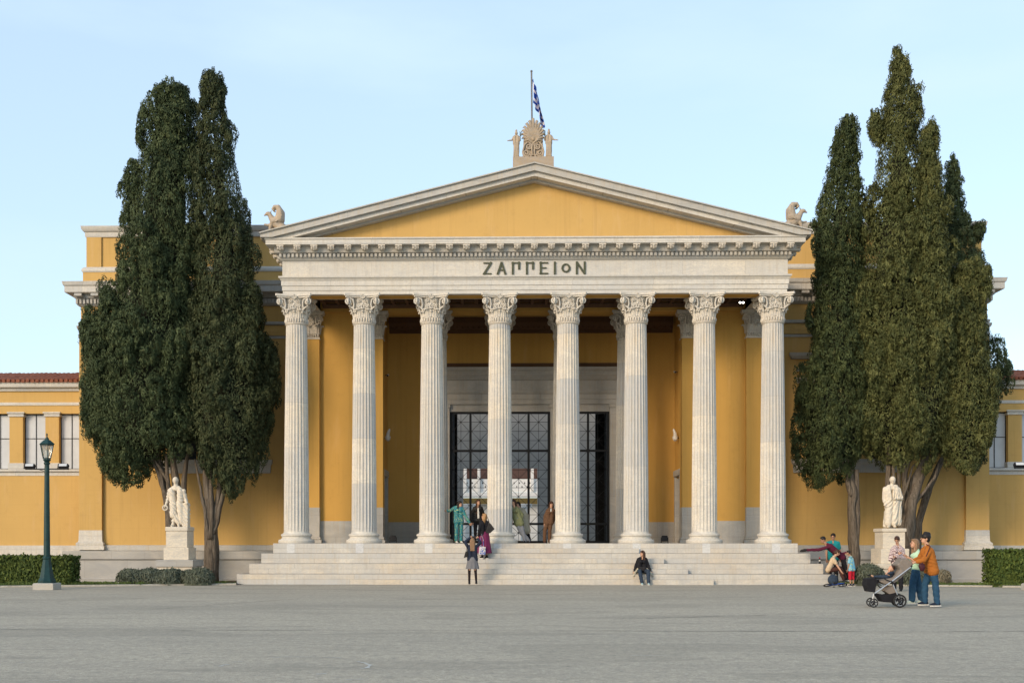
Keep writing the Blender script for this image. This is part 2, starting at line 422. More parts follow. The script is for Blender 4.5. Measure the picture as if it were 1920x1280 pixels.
# chalk marks and the long tar joint on the plaza
mb = MB().mat(M['chalk'])
def strip(pts, w, z=.004, jit=.3):
    vs = []; 
    for i, p in enumerate(pts):
        a = Vector(pts[max(0, i-1)]); b = Vector(pts[min(len(pts)-1, i+1)]); d = (b-a).normalized(); nn = Vector((-d.y, d.x))
        ww = w*(1+random.uniform(-jit, jit)); vs += [(p[0]+nn.x*ww, p[1]+nn.y*ww, z), (p[0]-nn.x*ww, p[1]-nn.y*ww, z)]
    return vs, [(2*i, 2*i+1, 2*i+3, 2*i+2) for i in range(len(pts)-1)]
def G(px, py):
    Y = F*EYE/(py-HY); return (PX(px, Y), Y)
for pp, w in (([(505, 1233), (540, 1231.5), (590, 1231.5), (640, 1233)], .012), ([(435, 1242), (455, 1240)], .01), ([(412, 1250), (420, 1247), (430, 1246)], .02),
              ([(670, 1240), (684, 1243), (694, 1247), (688, 1252), (676, 1254)], .02), ([(592, 1264), (612, 1263)], .02), ([(648, 1274), (690, 1273)], .016),
              ([(92, 1277), (110, 1277)], .02), ([(38, 1244), (48, 1243)], .012), ([(1628, 1250), (1730, 1252)], .01), ([(1180, 1228), (1250, 1228)], .01)):
    q = [G(*a) for a in pp]; pts = []
    for a, b in zip(q, q[1:]):
        for t in np.linspace(0, 1, 6)[:-1]: pts.append((a[0]+(b[0]-a[0])*t, a[1]+(b[1]-a[1])*t+random.uniform(-.01, .01)))
    pts.append(q[-1]); mb.add(*strip(pts, w, jit=.6))
struct(mb.build('chalk_marking', sm=False))
mb = MB().mat(M['tar'])
pts = [(x, 19.75+.05*noise.noise(Vector((x*.4, 0, 0)))+.03*noise.noise(Vector((x*2, 3, 0)))-.006*x) for x in np.arange(-24, 24, .25)]
mb.add(*strip(pts, .013, jit=.7))
for (a, b) in (((240, 1146), (560, 1122)), ((0, 1132), (300, 1120)), ((1150, 1160), (1500, 1150)), ((700, 1125), (1300, 1112))):
    p = G(*a); q = G(*b)
    pts = [(p[0]+(q[0]-p[0])*t, p[1]+(q[1]-p[1])*t+.12*noise.noise(Vector((t*9, a[0], 0)))) for t in np.linspace(0, 1, 40)]
    mb.add(*strip(pts, .014, jit=.8))
struct(mb.build('tar_joint', sm=False))

# ================================================================== STAIRCASE
PLAT = 1.53; RZ = PLAT/4; TY = .43; TXL = .363
SY = 42.92; SH = 10.04
st = empty('marble_staircase', (AX, 41.2, 0), 'broad veined marble steps rising to the columns', 'stairs')
mb = MB().mat(M['marble_steps'])
for k in range(4):          # k=0 lowest
    h = SH+TXL*(3-k); y0 = SY-TY*(3-k)
    mb.box(AX-h, AX+h, y0, 49.5, RZ*k-(.2 if k == 0 else -.0), RZ*(k+1)-(.0), ch=.012)
mb.build('step_tier', st, ang=20)
mb = MB().mat(M['marble_steps'])
cut = [(690, 1338), (735, 1290), (770, 1245), (815, 1198)]
for k in range(4):
    y0 = SY-TY*(3-k); a, b = cut[k]
    x0, x1 = PX(a, y0-.2), PX(b, y0-.2)
    mb.box(x0, x1, y0-.215, y0+.01, RZ*k-(.2 if k == 0 else 0)+.002, RZ*k+RZ/2, ch=.012)
mb.build('half_step', st, ang=20)
mb = MB().mat(M['patch'])
for k in range(8):
    X = AX+(k-3.5)*2.6545
    mb.box(X-.36+.14, X-.02+.1, SY-.006, SY+.2, PLAT-RZ+.01, PLAT-.004)
mb.build('marble_patch', st, ang=20)

# ================================================================== BUILDING
BL = empty('neoclassical_building', (AX, 49, 0), 'large yellow neoclassical hall with a white marble columned portico', 'building')
CY = 43.75; PITCH = 2.6545; PY = 47.05; RY = 49.45
ZC = 11.17                      # architrave underside
# --- column
def flute_shaft(r0, r1, z0, z1, nf=24, seg=5):
    mb = MB().mat(M['shaft']); rings = 26; n = nf*seg; vs = []
    for i in range(rings+1):
        t = i/rings; z = z0+(z1-z0)*t
        r = r0+(r1-r0)*(t**1.5)
        dep = .046*min(1, min(t, 1-t)*26)**.5
        for j in range(n):
            ph = (j % seg)/seg; a = 2*PI*(j/n); d = 0 if (j % seg) == 0 else dep*math.sin(PI*ph)**.6
            vs.append(((r-d)*math.cos(a), (r-d)*math.sin(a), z))
    fs = [(i*n+j, i*n+(j+1) % n, (i+1)*n+(j+1) % n, (i+1)*n+j) for i in range(rings) for j in range(n)]
    mb.add(vs, fs); return mb
def spiral(cx, cz, r, turns, hand, y, start=0, n=22, flare=.0):
    pts = []
    for i in range(n+1):
        t = i/n; a = start+hand*turns*2*PI*t; rr = r*(1-.82*t)
        pts.append((cx+rr*math.cos(a), y-flare*t, cz+rr*math.sin(a)))
    return pts
def leaf(mb, M4, r, z0, z1, w, flare, curl=.06):
    S = 9; TT = 8; vs = []
    for side in (0, 1):
        for i in range(S+1):
            s_ = i/S; zz = z0+(z1-z0)*min(s_, .88)/.88 - (0 if s_ < .88 else curl*(s_-.88)/.12)
            rr = r+flare*s_**2.4+(0 if s_ < .88 else .02)
            ww = w*(1-.25*s_)*(1-.12*(i % 2))*(1 if s_ < .8 else 1-.55*(s_-.8)/.2)
            for j in range(TT+1):
                t = -1+2*j/TT
                rad = rr+.035*(1-t*t)-.02*(j % 2)-side*.03
                vs.append((math.sin(t*ww/2/r)*rad, -math.cos(t*ww/2/r)*rad, zz))
    m = TT+1; N1 = (S+1)*m; fs = []
    for i in range(S):
        for j in range(TT):
            a = i*m+j; fs.append((a, a+1, a+m+1, a+m)); fs.append((N1+a+m, N1+a+m+1, N1+a+1, N1+a))
    for i in range(S):
        for j, fl in ((0, 1), (TT, 0)):
            a = i*m+j; q = (a, a+m, N1+a+m, N1+a); fs.append(q if fl else q[::-1])
    for j in range(TT): a = S*m+j; fs.append((a, a+1, N1+a+1, N1+a))
    mb.add(vs, fs, M4)
def face_scrolls(mb, M4, y=-.47, k=1.0, ty=None):
    for hnd in (-1, 1):
        # small central helices
        p = [(hnd*.30*k, y+.02, .40), (hnd*.25*k, y-.02, .50), (hnd*.21*k, y-.04, .60)] + spiral(hnd*.11*k, .63, .10, 1.5, hnd*1, y-.05, 0 if hnd > 0 else PI)
        mb.tube(p, .024, 6, M4)
        # corner volutes
        cx = hnd*.53*k; p = [(hnd*.30*k, y+.02, .42), (hnd*.36*k, y-.02, .56), (hnd*.33*k, y-.05, .72), (hnd*.36*k, y-.08, .90)]
        sp = spiral(cx, .82, .135, 1.6, -hnd, y-.10, PI*.62 if hnd > 0 else PI*.38)
        mb.tube(p+sp, .034, 6, M4)
        mb.ball((cx, y-.11, .82), (.04, .05, .04), 8, M4)
        # inner rising curls
        p = [(hnd*.24*k, y-.02, .68), (hnd*.19*k, y-.04, .80)] + spiral(hnd*.13*k, .86, .07, 1.2, hnd, y-.05, 0 if hnd > 0 else PI, 12)
        mb.tube(p, .018, 6, M4)
        mb.tube([(hnd*.30*k, y-.02, .50), (hnd*.44*k, y-.03, .62), (hnd*.55*k, y-.06, .66)], [.035, .03, .015], 6, M4)
    for a in (-60, -30, 0, 30, 60):
        L = .17 if a == 0 else .14
        mb.tube([(0, y-.08, .93), (math.sin(R(a))*L, y-.12, .93+math.cos(R(a))*L)], [.018, .03], 6, M4)
    mb.ball((0, y-.07, .74), (.035, .03, .06), 8, M4)
def capital():
    mb = MB().mat(M['carved'])
    mb.lathe([(.40, -.03), (.44, 0), (.45, .025), (.43, .05), (.405, .06), (.40, .24), (.41, .5), (.44, .8), (.5, .99)], 32)
    for j in range(26):
        a = 2*PI*j/26; c, s_ = math.cos(a), math.sin(a)
        mb.tube([(c*.41, s_*.41, .07), (c*.43, s_*.43, .14), (c*.425, s_*.425, .20), (c*.41, s_*.41, .225)], [.04, .045, .038, .01], 6)
    for j in range(8):
        leaf(mb, TR(0, 0, 0, j*PI/4+PI/8), .415, .20, .56, .30, .13)
    for j in range(8):
        leaf(mb, TR(0, 0, 0, j*PI/4), .405, .24, .66 if j % 2 else .60, .30, .16 if j % 2 else .10)
        mb.ball((math.sin(j*PI/4)*.5, -math.cos(j*PI/4)*.5, .46), .04, 8)
    for j in range(4): face_scrolls(mb, TR(0, 0, 0, j*PI/2), -.44)
    def ab(w, dip):
        pts = []
        for q in range(4):
            A = q*PI/2
            for i in range(9):
                t = -1+2*i/8; x = t*w*.93; y = -(w-dip*(1-t*t))
                pts.append((x*math.cos(A)-y*math.sin(A), x*math.sin(A)+y*math.cos(A)))
        return pts
    mb.prism_z(ab(.655, .16), .975, 1.035); mb.prism_z(ab(.70, .16), 1.035, 1.12)
    return mb
CAPZ = ZC-1.12
def attic_base(r=.49):
    mb = MB().mat(M['marble'])
    mb.lathe([(r+.20, 0), (r+.215, .03), (r+.215, .11), (r+.19, .145), (r+.13, .155), (r+.125, .17), (r+.075, .20), (r+.07, .25), (r+.095, .27), (r+.115, .30), (r+.11, .345), (r+.08, .37), (r+.035, .375), (r+.03, .39), (r+.005, .42), (r, .45)], 40)
    return mb
shaft_me = flute_shaft(.49, .405, .44, CAPZ-PLAT).build('column', BL, True)
proto = shaft_me; proto.location = (0, CY-49, PLAT)
proto.name = 'column'
cp = capital().build('capital', proto, True); cp.location = (0, 0, CAPZ-PLAT)
bs = attic_base().build('base', proto, True)
for k in range(8):
    o = proto if k == 0 else copy_tree(proto, BL)
    o.location = ((k-3.5)*PITCH, CY-49, PLAT); o.rotation_euler.z = 0
for k in (2, 3, 4, 5):
    o = copy_tree(proto, BL); o.location = ((k-3.5)*PITCH, PY-49, PLAT); o.scale = (.97, .97, 1)

# --- entablature of the portico
EH = 9.733; EY = 43.3; BY = 48.98
U = [(AX-EH, BY), (AX-EH, EY), (AX+EH, EY), (AX+EH, BY)]
mb = MB().mat(M['marble'])
mb.mould(U, [(-.95, ZC), (0, ZC), (0, 11.31), (.03, 11.315), (.03, 11.49), (.06, 11.495), (.06, 11.67), (.085, 11.70), (.10, 11.75), (.15, 11.79), (.155, 11.85), (.02, 11.87), (-.95, 11.87)])
mb.build('architrave', BL)
mb = MB().mat(M['marble'])
mb.mould(U, [(-.9, 11.873), (.02, 11.873), (.02, 12.45), (-.9, 12.45)])
mb.build('frieze', BL)
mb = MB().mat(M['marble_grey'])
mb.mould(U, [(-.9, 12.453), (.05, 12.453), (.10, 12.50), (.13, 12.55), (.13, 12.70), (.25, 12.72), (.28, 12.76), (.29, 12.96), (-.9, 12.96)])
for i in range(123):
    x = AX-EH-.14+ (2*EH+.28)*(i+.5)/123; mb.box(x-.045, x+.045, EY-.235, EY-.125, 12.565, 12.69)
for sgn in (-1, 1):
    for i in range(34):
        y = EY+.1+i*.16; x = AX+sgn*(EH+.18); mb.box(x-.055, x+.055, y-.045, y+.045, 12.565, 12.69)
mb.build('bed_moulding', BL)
mb = MB().mat(M['marble'])
mb.mould(U, [(-.9, 12.963), (.54, 12.963), (.56, 12.965), (.56, 13.13), (.60, 13.16), (.60, 13.21), (-.9, 13.21)])
mb.build('corona', BL)
mm = MB().mat(M['carved'])
mm.box(-.135, .135, -.25, .02, -.055, 0); mm.box(-.12, .12, -.22, .0, -.17, -.058, ch=.02)
mm.tube([(-.06, -.20, -.09), (-.06, -.245, -.11), (-.06, -.21, -.14)], .03, 6); mm.tube([(.06, -.20, -.09), (.06, -.245, -.11), (.06, -.21, -.14)], .03, 6)
mm.tube([(0, -.22, -.03), (0, -.255, -.10), (0, -.2, -.19)], .025, 6)
mo = mm.build('modillion', BL, True)
n0 = True
for i in range(31):
    o = mo if n0 else mo.copy()
    if not n0: COL.objects.link(o)
    n0 = False; o.location = ((i-15)*.6497, EY-.29-49, 12.957)
for sgn in (-1, 1):
    for i in range(7):
        o = mo.copy(); COL.objects.link(o); o.location = (sgn*(EH+.29), EY+.15+i*.65-49, 12.957); o.rotation_euler.z = sgn*PI/2

# --- pediment
SL = .2485; AP = 15.99; TIP = 10.47
def chev(d0, d1, xmax, ztop=AP, zmin=13.212):
    """band between ztop-d0 and ztop-d1 measured vertically, both slopes"""
    def end(d):
        x = min(xmax, (ztop-d-zmin)/SL); return x
    xa, xb = end(d0), end(d1)
    top = [(-xa, ztop-d0-SL*xa), (0, ztop-d0), (xa, ztop-d0-SL*xa)]
    bot = [(xb, ztop-d1-SL*xb), (0, ztop-d1), (-xb, ztop-d1-SL*xb)]
    if xa < xmax+1e-6 and abs(xa-xb) > .05 and xb < xmax:  # close on the horizontal
        pass
    poly = [(AX+x, z) for x, z in (bot+top)]
    return poly
def chevbox(mb, d0, d1, y0, y1, xmax, zmin=13.212):
    for sgn in (-1, 1):
        def X(d): return min(xmax, max(0, (AP-d-zmin)/SL))
        xa, xb = X(d0), X(d1)
        if xb >= xmax: xb = xmax
        poly = [(0, AP-d1), (xb, AP-d1-SL*xb)]
        if xb < xa: poly.append((xa, max(zmin, AP-d1-SL*xa)))
        poly.append((xa, AP-d0-SL*xa)); poly.append((0, AP-d0))
        pl = [(AX+sgn*x, z) for x, z in poly]
        if sgn < 0: pl = pl[::-1]
        mb.prism_y(pl, y0, y1)
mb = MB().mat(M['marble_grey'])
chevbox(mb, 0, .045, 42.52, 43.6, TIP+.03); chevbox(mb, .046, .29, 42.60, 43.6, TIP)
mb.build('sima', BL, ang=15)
mb = MB().mat(M['marble'])
chevbox(mb, .292, .46, 42.74, 43.6, TIP-.12); mb.build('raking_cornice', BL, ang=15)
mb = MB().mat(M['marble_grey']); chevbox(mb, .462, .55, 43.10, 43.6, 12); mb.build('raking_bed_moulding', BL, ang=15)
mb = MB().mat(M['yellow_plain']); mb.prism_y([(AX-10.0, 13.214), (AX+10.0, 13.214), (AX, 15.7)], 43.34, 43.58); mb.build('tympanum', BL, ang=15)
mb = MB().mat(M['tile']); mb.prism_y([(AX-10.3, 13.22), (AX+10.3, 13.22), (AX, 15.9)], 43.61, 49.4); mb.build('portico_roof', BL, ang=15)

# --- inscription: Z A P P E I O N in Greek capitals
def letters():
    h = 1.0
    L = {'Z': [[(0, 1), (1, 1)], [(1, 1), (0, 0)], [(0, 0), (1, 0)]],
         'A': [[(0, 0), (.5, 1)], [(.5, 1), (1, 0)], [(.2, .35), (.8, .35)]],
         'G': [[(.12, 0), (.12, 1)], [(0, 1), (1, 1)], [(.88, 1), (.88, .45)]],
         'E': [[(.12, 0), (.12, 1)], [(0, 1), (1, 1)], [(.12, .52), (.8, .52)], [(0, 0), (1, 0)]],
         'I': [[(.5, 0), (.5, 1)]], 'N': [[(.08, 0), (.08, 1)], [(.08, 1), (.92, 0)], [(.92, 0), (.92, 1)]]}
    seq = [('Z', 907, 921), ('A', 933, 947.6), ('G', 959.6, 975), ('G', 986, 1001), ('E', 1012, 1027), ('I', 1038, 1042.4), ('O', 1052, 1070), ('N', 1080, 1097.5)]
    yf = EY-.02
    zt, zb = PZ(492.2, yf), PZ(513.8, yf)
    for ch, a, b in seq:
        x0, x1 = PX(a, yf), PX(b, yf); mb = MB().mat(M['bronze'])
        def bar(p, q, w):
            p = Vector(p); q = Vector(q); d = (q-p).normalized(); nn = Vector((-d.y, d.x))*w; p = p-d*w*.6; q = q+d*w*.6
            pl = [(p-nn), (q-nn), (q+nn), (p+nn)]
            mb.prism_y([(v.x, v.y) for v in pl], yf-.045-random.uniform(0, .006), yf+.004)
        if ch == 'O':
            c = ((x0+x1)/2, (zt+zb)/2); r = .175; k = 20
            for i in range(k):
                a0, a1 = 2*PI*i/k, 2*PI*(i+1)/k
                pl = [(c[0]+(r-.075)*math.cos(a0), c[1]+(r-.06)*math.sin(a0)), (c[0]+r*math.cos(a0), c[1]+r*math.sin(a0)), (c[0]+r*math.cos(a1), c[1]+r*math.sin(a1)), (c[0]+(r-.075)*math.cos(a1), c[1]+(r-.06)*math.sin(a1))]
                mb.prism_y(pl, yf-.045, yf+.004)
        else:
            for p, q in L[ch]:
                P0 = (x0+(x1-x0)*p[0], zb+(zt-zb)*p[1]); P1 = (x0+(x1-x0)*q[0], zb+(zt-zb)*q[1])
                thin = abs(p[1]-q[1]) < .1
                ww = .022 if thin else .038
                if thin: P0 = (P0[0], P0[1]+(.018 if p[1] == 0 else -.018 if p[1] == 1 else 0)); P1 = (P1[0], P0[1])
                bar(P0, P1, ww)
        mb.build('letter', BL, ang=15)
letters()

# --- pilasters (antae) of the portico and walls behind
def pil_capital(w=.42):
    mb = MB().mat(M['carved']); k = w/.5
    mb.prism_z([(-w*.96, -.10), (w*.96, -.10), (w*.96, .5), (-w*.96, .5)], 0, .98)
    mb.box(-w-.02, w+.02, -.13, .5, -.02, .05)
    for i in range(9):
        x = -w+.05+(2*w-.1)*i/8; mb.tube([(x, -.10, .07), (x, -.135, .14), (x, -.11, .22)], [.035, .04, .01], 6)
    for x, z1, f in ((-.33, .58, .1), (0, .56, .1), (.33, .58, .1), (-.17, .66, .06), (.17, .66, .06)):
        leaf(mb, TR(x*k, .30, 0), .415, .2, z1, .27, f)
    face_scrolls(mb, Matrix.Translation((0, .32, 0)), -.43, k)
    for sgn in (-1, 1):
        leaf(mb, TR(sgn*(w-.42), .12, 0, sgn*PI/2), .415, .2, .58, .27, .12)
        mb.tube([(sgn*(w-.02), -.02, .4), (sgn*(w+.05), -.02, .7)]+[(sgn*(w+.12), -.02+.1*math.cos(a)*(1-a/12), .82+.1*math.sin(a)*(1-a/12)) for a in np.linspace(2.5, 9, 12)], .03, 6)
    mb.prism_z([(-w-.20, -.26), (0, -.18), (w+.20, -.26), (w+.16, .5), (-w-.16, .5)], .98, 1.04)
    mb.prism_z([(-w-.23, -.29), (0, -.20), (w+.23, -.29), (w+.19, .5), (-w-.19, .5)], 1.04, 1.12)
    return mb
DP = 3.02; 
def pilaster(X, w=.42, deep=.6):
    z1 = CAPZ
    mb = MB().mat(M['yellow_deep'])
    mb.box(X-w, X+w, PY-.45, PY-.45+deep, DP, z1)
    o = mb.build('pilaster', BL, ang=15)
    mb = MB().mat(M['marble_grey']); mb.box(X-w-.004, X+w+.004, PY-.454, PY-.45+deep, PLAT+.26, DP)
    mb.box(X-w-.10, X+w+.10, PY-.55, PY-.45+deep, PLAT, PLAT+.14, ch=.02); mb.box(X-w-.05, X+w+.05, PY-.50, PY-.45+deep, PLAT+.14, PLAT+.26, ch=.03)
    mb.build('base', o)
    c = pil_capital(w).build('capital', o, True); c.location = (X-AX, PY-.45+.10-49, z1)
for k in (0, 1, 6, 7):
    pilaster(AX+(k-3.5)*PITCH)
# bay walls between the pilasters, side walls of the porch, rear wall
for sgn in (-1, 1):
    xa, xb = sorted((AX+sgn*2.5*PITCH+sgn*.0, AX+sgn*3.5*PITCH))
    mb = MB().mat(M['yellow_deep']); mb.box(xa+.05, xb-.05, PY-.22, PY+.3, PLAT+.93, ZC); mb.build('bay_wall', BL, ang=15)
    mb = MB().mat(M['marble_grey']); mb.box(xa+.05, xb-.05, PY-.235, PY+.3, PLAT, PLAT+.93); mb.build('dado', BL, ang=15)
    # side wall of inner porch with a marble framed doorway
    xi = AX+sgn*(2.5*PITCH-.42)      # face of side wall
    mb = MB().mat(M['yellow_deep'])
    x0, x1 = sorted((xi+sgn*.12, xi+sgn*.9))
    d0, d1, dz = PY+.35, PY+1.95, 4.35
    mb.box(x0, x1, PY+.0, d0, PLAT, 11.62); mb.box(x0, x1, d1, RY+.2, PLAT, 11.62); mb.box(x0, x1, d0, d1, dz, 11.62)
    mb.build('porch_side_wall', BL, ang=15)
    xf0, xf1 = sorted((xi+sgn*.03, xi+sgn*.3))
    mb = MB().mat(M['marble_grey']); mb.box(xf0, xf1, d0-.02, d0+.22, PLAT, dz+.05); mb.box(xf0, xf1, d1-.22, d1+.02, PLAT, dz+.05); mb.box(xf0-.03, xf1+.03, d0-.08, d1+.08, dz+.05, dz+.33, ch=.03)
    o = mb.build('side_door', BL, ang=15)
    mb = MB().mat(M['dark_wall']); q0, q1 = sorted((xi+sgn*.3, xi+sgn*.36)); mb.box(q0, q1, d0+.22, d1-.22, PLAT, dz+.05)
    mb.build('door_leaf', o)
# rear wall with three gateways
JX = [PX(p, RY) for p in (843, 921, 950.5, 1032, 1063, 1143)]
zt = PZ(771, RY); zl = PZ(758, RY)
xL, xR = AX-2.5*PITCH+.4, AX+2.5*PITCH-.4
mb = MB().mat(M['yellow_deep'])
mb.box(xL-.2, JX[0]-.35, RY, RY+.5, PLAT+.93, 11.62); mb.box(JX[5]+.35, xR+.2, RY, RY+.5, PLAT+.93, 11.62)
mb.box(JX[0]-.35, JX[5]+.35, RY, RY+.5, PZ(690, RY), 11.62)
mb.build('rear_wall', BL, ang=15)
mb = MB().mat(M['marble_grey']); mb.box(xL-.2, JX[0]-.35, RY-.015, RY+.5, PLAT, PLAT+.93); mb.box(JX[5]+.35, xR+.2, RY-.015, RY+.5, PLAT, PLAT+.93)
mb.build('dado', BL, ang=15)
mb = MB().mat(M['marble_grey'])
mb.box(JX[0]-.35, JX[0], RY-.06, RY+.45, PLAT, zl); mb.box(JX[5], JX[5]+.35, RY-.06, RY+.45, PLAT, zl)
mb.box(JX[0]-.40, JX[0]+.03, RY-.12, RY+.45, zl-.14, zl-.003); mb.box(JX[5]-.03, JX[5]+.40, RY-.12, RY+.45, zl-.14, zl-.003)
mb.box(JX[1], JX[2], RY-.06, RY+.45, PLAT, zl); mb.box(JX[3], JX[4], RY-.06, RY+.45, PLAT, zl)
mb.box(JX[1]-.03, JX[2]+.03, RY-.12, RY+.45, zl-.14, zl-.003); mb.box(JX[3]-.03, JX[4]+.03, RY-.12, RY+.45, zl-.14, zl-.003)
for a, b in ((0, 1), (2, 3), (4, 5)): mb.box(JX[a]+.001, JX[b]-.001, RY+.05, RY+.40, zt, zl+.05)
mb.build('gateway_frame', BL, ang=15)
mb = MB().mat(M['marble_grey'])
e0, e1 = JX[0]-.35, JX[5]+.35
W_ = [(e0, RY+.3), (e0, RY), (e1, RY), (e1, RY+.3)]
zz = lambda p: PZ(p, RY)
mb.mould(W_, [(-.3, zz(757.5)), (.04, zz(757.5)), (.04, zz(749)), (.07, zz(748.6)), (.07, zz(739)), (.12, zz(736)), (.13, zz(733)), (.03, zz(732)), (.03, zz(713)), (.10, zz(711)), (.16, zz(706)), (.22, zz(703)), (.22, zz(698)), (.30, zz(694)), (.32, zz(689.5)), (-.3, zz(689.5))])
mb.build('door_entablature', BL, ang=25)
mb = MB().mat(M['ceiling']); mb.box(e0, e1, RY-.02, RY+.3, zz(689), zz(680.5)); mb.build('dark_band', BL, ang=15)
# iron gates
def gate(x0, x1):
    mb = MB().mat(M['iron']); y = RY+.16; xm = (x0+x1)/2
    def V(x, w, a, b, d=.03): mb.box(x-w, x+w, y-d, y+d, a, b)
    zs_top = [zz(773), zz(807.5), zz(842.5)]; zs = [zz(846), zz(880), zz(913.5), zz(947), zz(981.5)]; z0 = PLAT
    for x, w in ((x0+.06, .06), (x1-.06, .06), (xm, .05)): V(x, w, z0, zt-.002, .045)
    for z, h in ((zt-.05, .045), (zz(844), .045), (z0+.05, .05), (zz(981.5), .05)): mb.box(x0+.12, x1-.12, y-.04, y+.04, z-h, z+h)
    cells = [(zs_top[0], zs_top[1]), (zs_top[1], zs_top[2])]+[(zs[i], zs[i+1]) for i in range(4)]+[(zz(983), z0+.1)]
    for a, b in ((x0+.12, xm-.05), (xm+.05, x1-.12)):
        c = (a+b)/2; V(c, .008, z0+.1, zt-.09, .012)
        for zu, zd in cells:
            m = (zu+zd)/2
            for q in (zu, m, zd): mb.box(a, b, y-.01, y+.01, q-.009, q+.009)
            mb.tube([(a, y, zd), (b, y, zu)], .012, 4); mb.tube([(a, y, zu), (b, y, zd)], .012, 4)
            mb.ball((c, y, m), (.035, .03, .035), 8)
    o = mb.build('iron_gate', BL, ang=15)
    hb = MB().mat(M['bronze']); hb.ball((xm-.05, y-.06, zz(981.5)), (.03, .03, .03)); hb.ball((xm+.05, y-.06, zz(981.5)), (.03, .03, .03)); hb.build('handle', o)
for a, b in ((0, 1), (2, 3), (4, 5)): gate(JX[a], JX[b])
# porch ceilings and inner beam
mb = MB().mat(M['yellow_deep']); mb.box(AX-EH+.9, AX+EH-.9, PY-.45, PY+.45, ZC+.002, 11.75)
mb.box(AX-EH+.62, AX+EH-.62, EY+.25, EY+.85, ZC-.006, ZC+.05)
mb.build('inner_beam', BL, ang=15)
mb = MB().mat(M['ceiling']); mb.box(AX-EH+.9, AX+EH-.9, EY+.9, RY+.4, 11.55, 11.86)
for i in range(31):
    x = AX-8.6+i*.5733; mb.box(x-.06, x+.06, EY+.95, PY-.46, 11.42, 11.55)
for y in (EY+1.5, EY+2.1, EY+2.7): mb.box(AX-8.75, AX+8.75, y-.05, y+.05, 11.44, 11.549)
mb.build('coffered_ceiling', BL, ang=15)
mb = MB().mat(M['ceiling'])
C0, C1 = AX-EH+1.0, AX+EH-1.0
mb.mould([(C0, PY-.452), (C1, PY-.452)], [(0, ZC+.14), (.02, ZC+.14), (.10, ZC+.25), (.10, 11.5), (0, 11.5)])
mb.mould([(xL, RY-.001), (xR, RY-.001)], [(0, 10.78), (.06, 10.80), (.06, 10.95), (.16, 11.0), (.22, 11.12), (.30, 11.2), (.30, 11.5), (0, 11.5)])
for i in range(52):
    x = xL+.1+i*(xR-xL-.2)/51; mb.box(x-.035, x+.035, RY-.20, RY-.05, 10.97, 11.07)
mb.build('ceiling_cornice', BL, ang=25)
# wall above the porch line behind the front wall of the main block
# --- vestibule and open court behind the gates
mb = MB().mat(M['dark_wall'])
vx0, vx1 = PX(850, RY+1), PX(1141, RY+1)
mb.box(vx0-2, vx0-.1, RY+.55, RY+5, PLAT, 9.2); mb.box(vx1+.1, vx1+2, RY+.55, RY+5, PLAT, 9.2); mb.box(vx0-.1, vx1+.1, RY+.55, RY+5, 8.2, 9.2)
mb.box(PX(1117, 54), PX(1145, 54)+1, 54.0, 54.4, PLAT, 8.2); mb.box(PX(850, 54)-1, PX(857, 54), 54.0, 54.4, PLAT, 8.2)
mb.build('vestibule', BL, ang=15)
mb = MB().mat(M['grey_wall']); mb.box(vx0-14, vx1+14, RY+.5, 90, PLAT-.3, PLAT-.005)
bx0, bx1 = PX(868, 62), PX(1008, 62); b0 = PZ(877, 62)
mb.box(vx0-8, bx0, 62, 62.4, PLAT, 9.5); mb.box(bx1, vx1+8, 62, 62.4, PLAT, 9.5); mb.box(bx0, bx1, 62, 62.4, b0, 9.5)
mb.build('court_wall', BL, ang=15)
mb = MB().mat(M['red_wall']); mb.box(bx0-5, bx1+5, 78, 78.3, PZ(899, 78), PZ(870, 78)); 
mb.mat(M['white_wall'])
mb.box(bx0-5, bx1+5, 77, 77.2, PZ(922, 77), PZ(897, 77)); mb.box(bx0-5, bx1+5, 76.7, 77.2, PZ(932, 77), PZ(923, 77))
for px in (872, 898, 998): mb.box(PX(px, 76.8)-.1, PX(px, 76.8)+.1, 76.7, 77.3, PZ(922, 77), PZ(878, 77))
mb.box(bx0-5, bx1+5, 78, 78.3, PLAT, PZ(944, 78))
for px in (880, 985):
    X = PX(px, 71.0); mb.lathe([(.3, PLAT), (.27, PLAT+.4), (.23, PZ(952, 71.0)), (.42, PZ(950, 71.0)), (.42, PZ(944, 71.0))], 16, TR(X, 71.0, 0))
mb.mat(M['yellow']); mb.box(bx0-5, bx1+5, 77.6, 77.9, PZ(944, 77.6), PZ(933, 77.6))
mb.mat(M['dark_wall'])
for i in range(26):
    x = bx0-.3+i*.18; mb.ball((x, 76.99, PZ(905+7*(i % 2), 77)), (.04, .02, .06), 6)
mb.build('court_balcony', BL, ang=15)

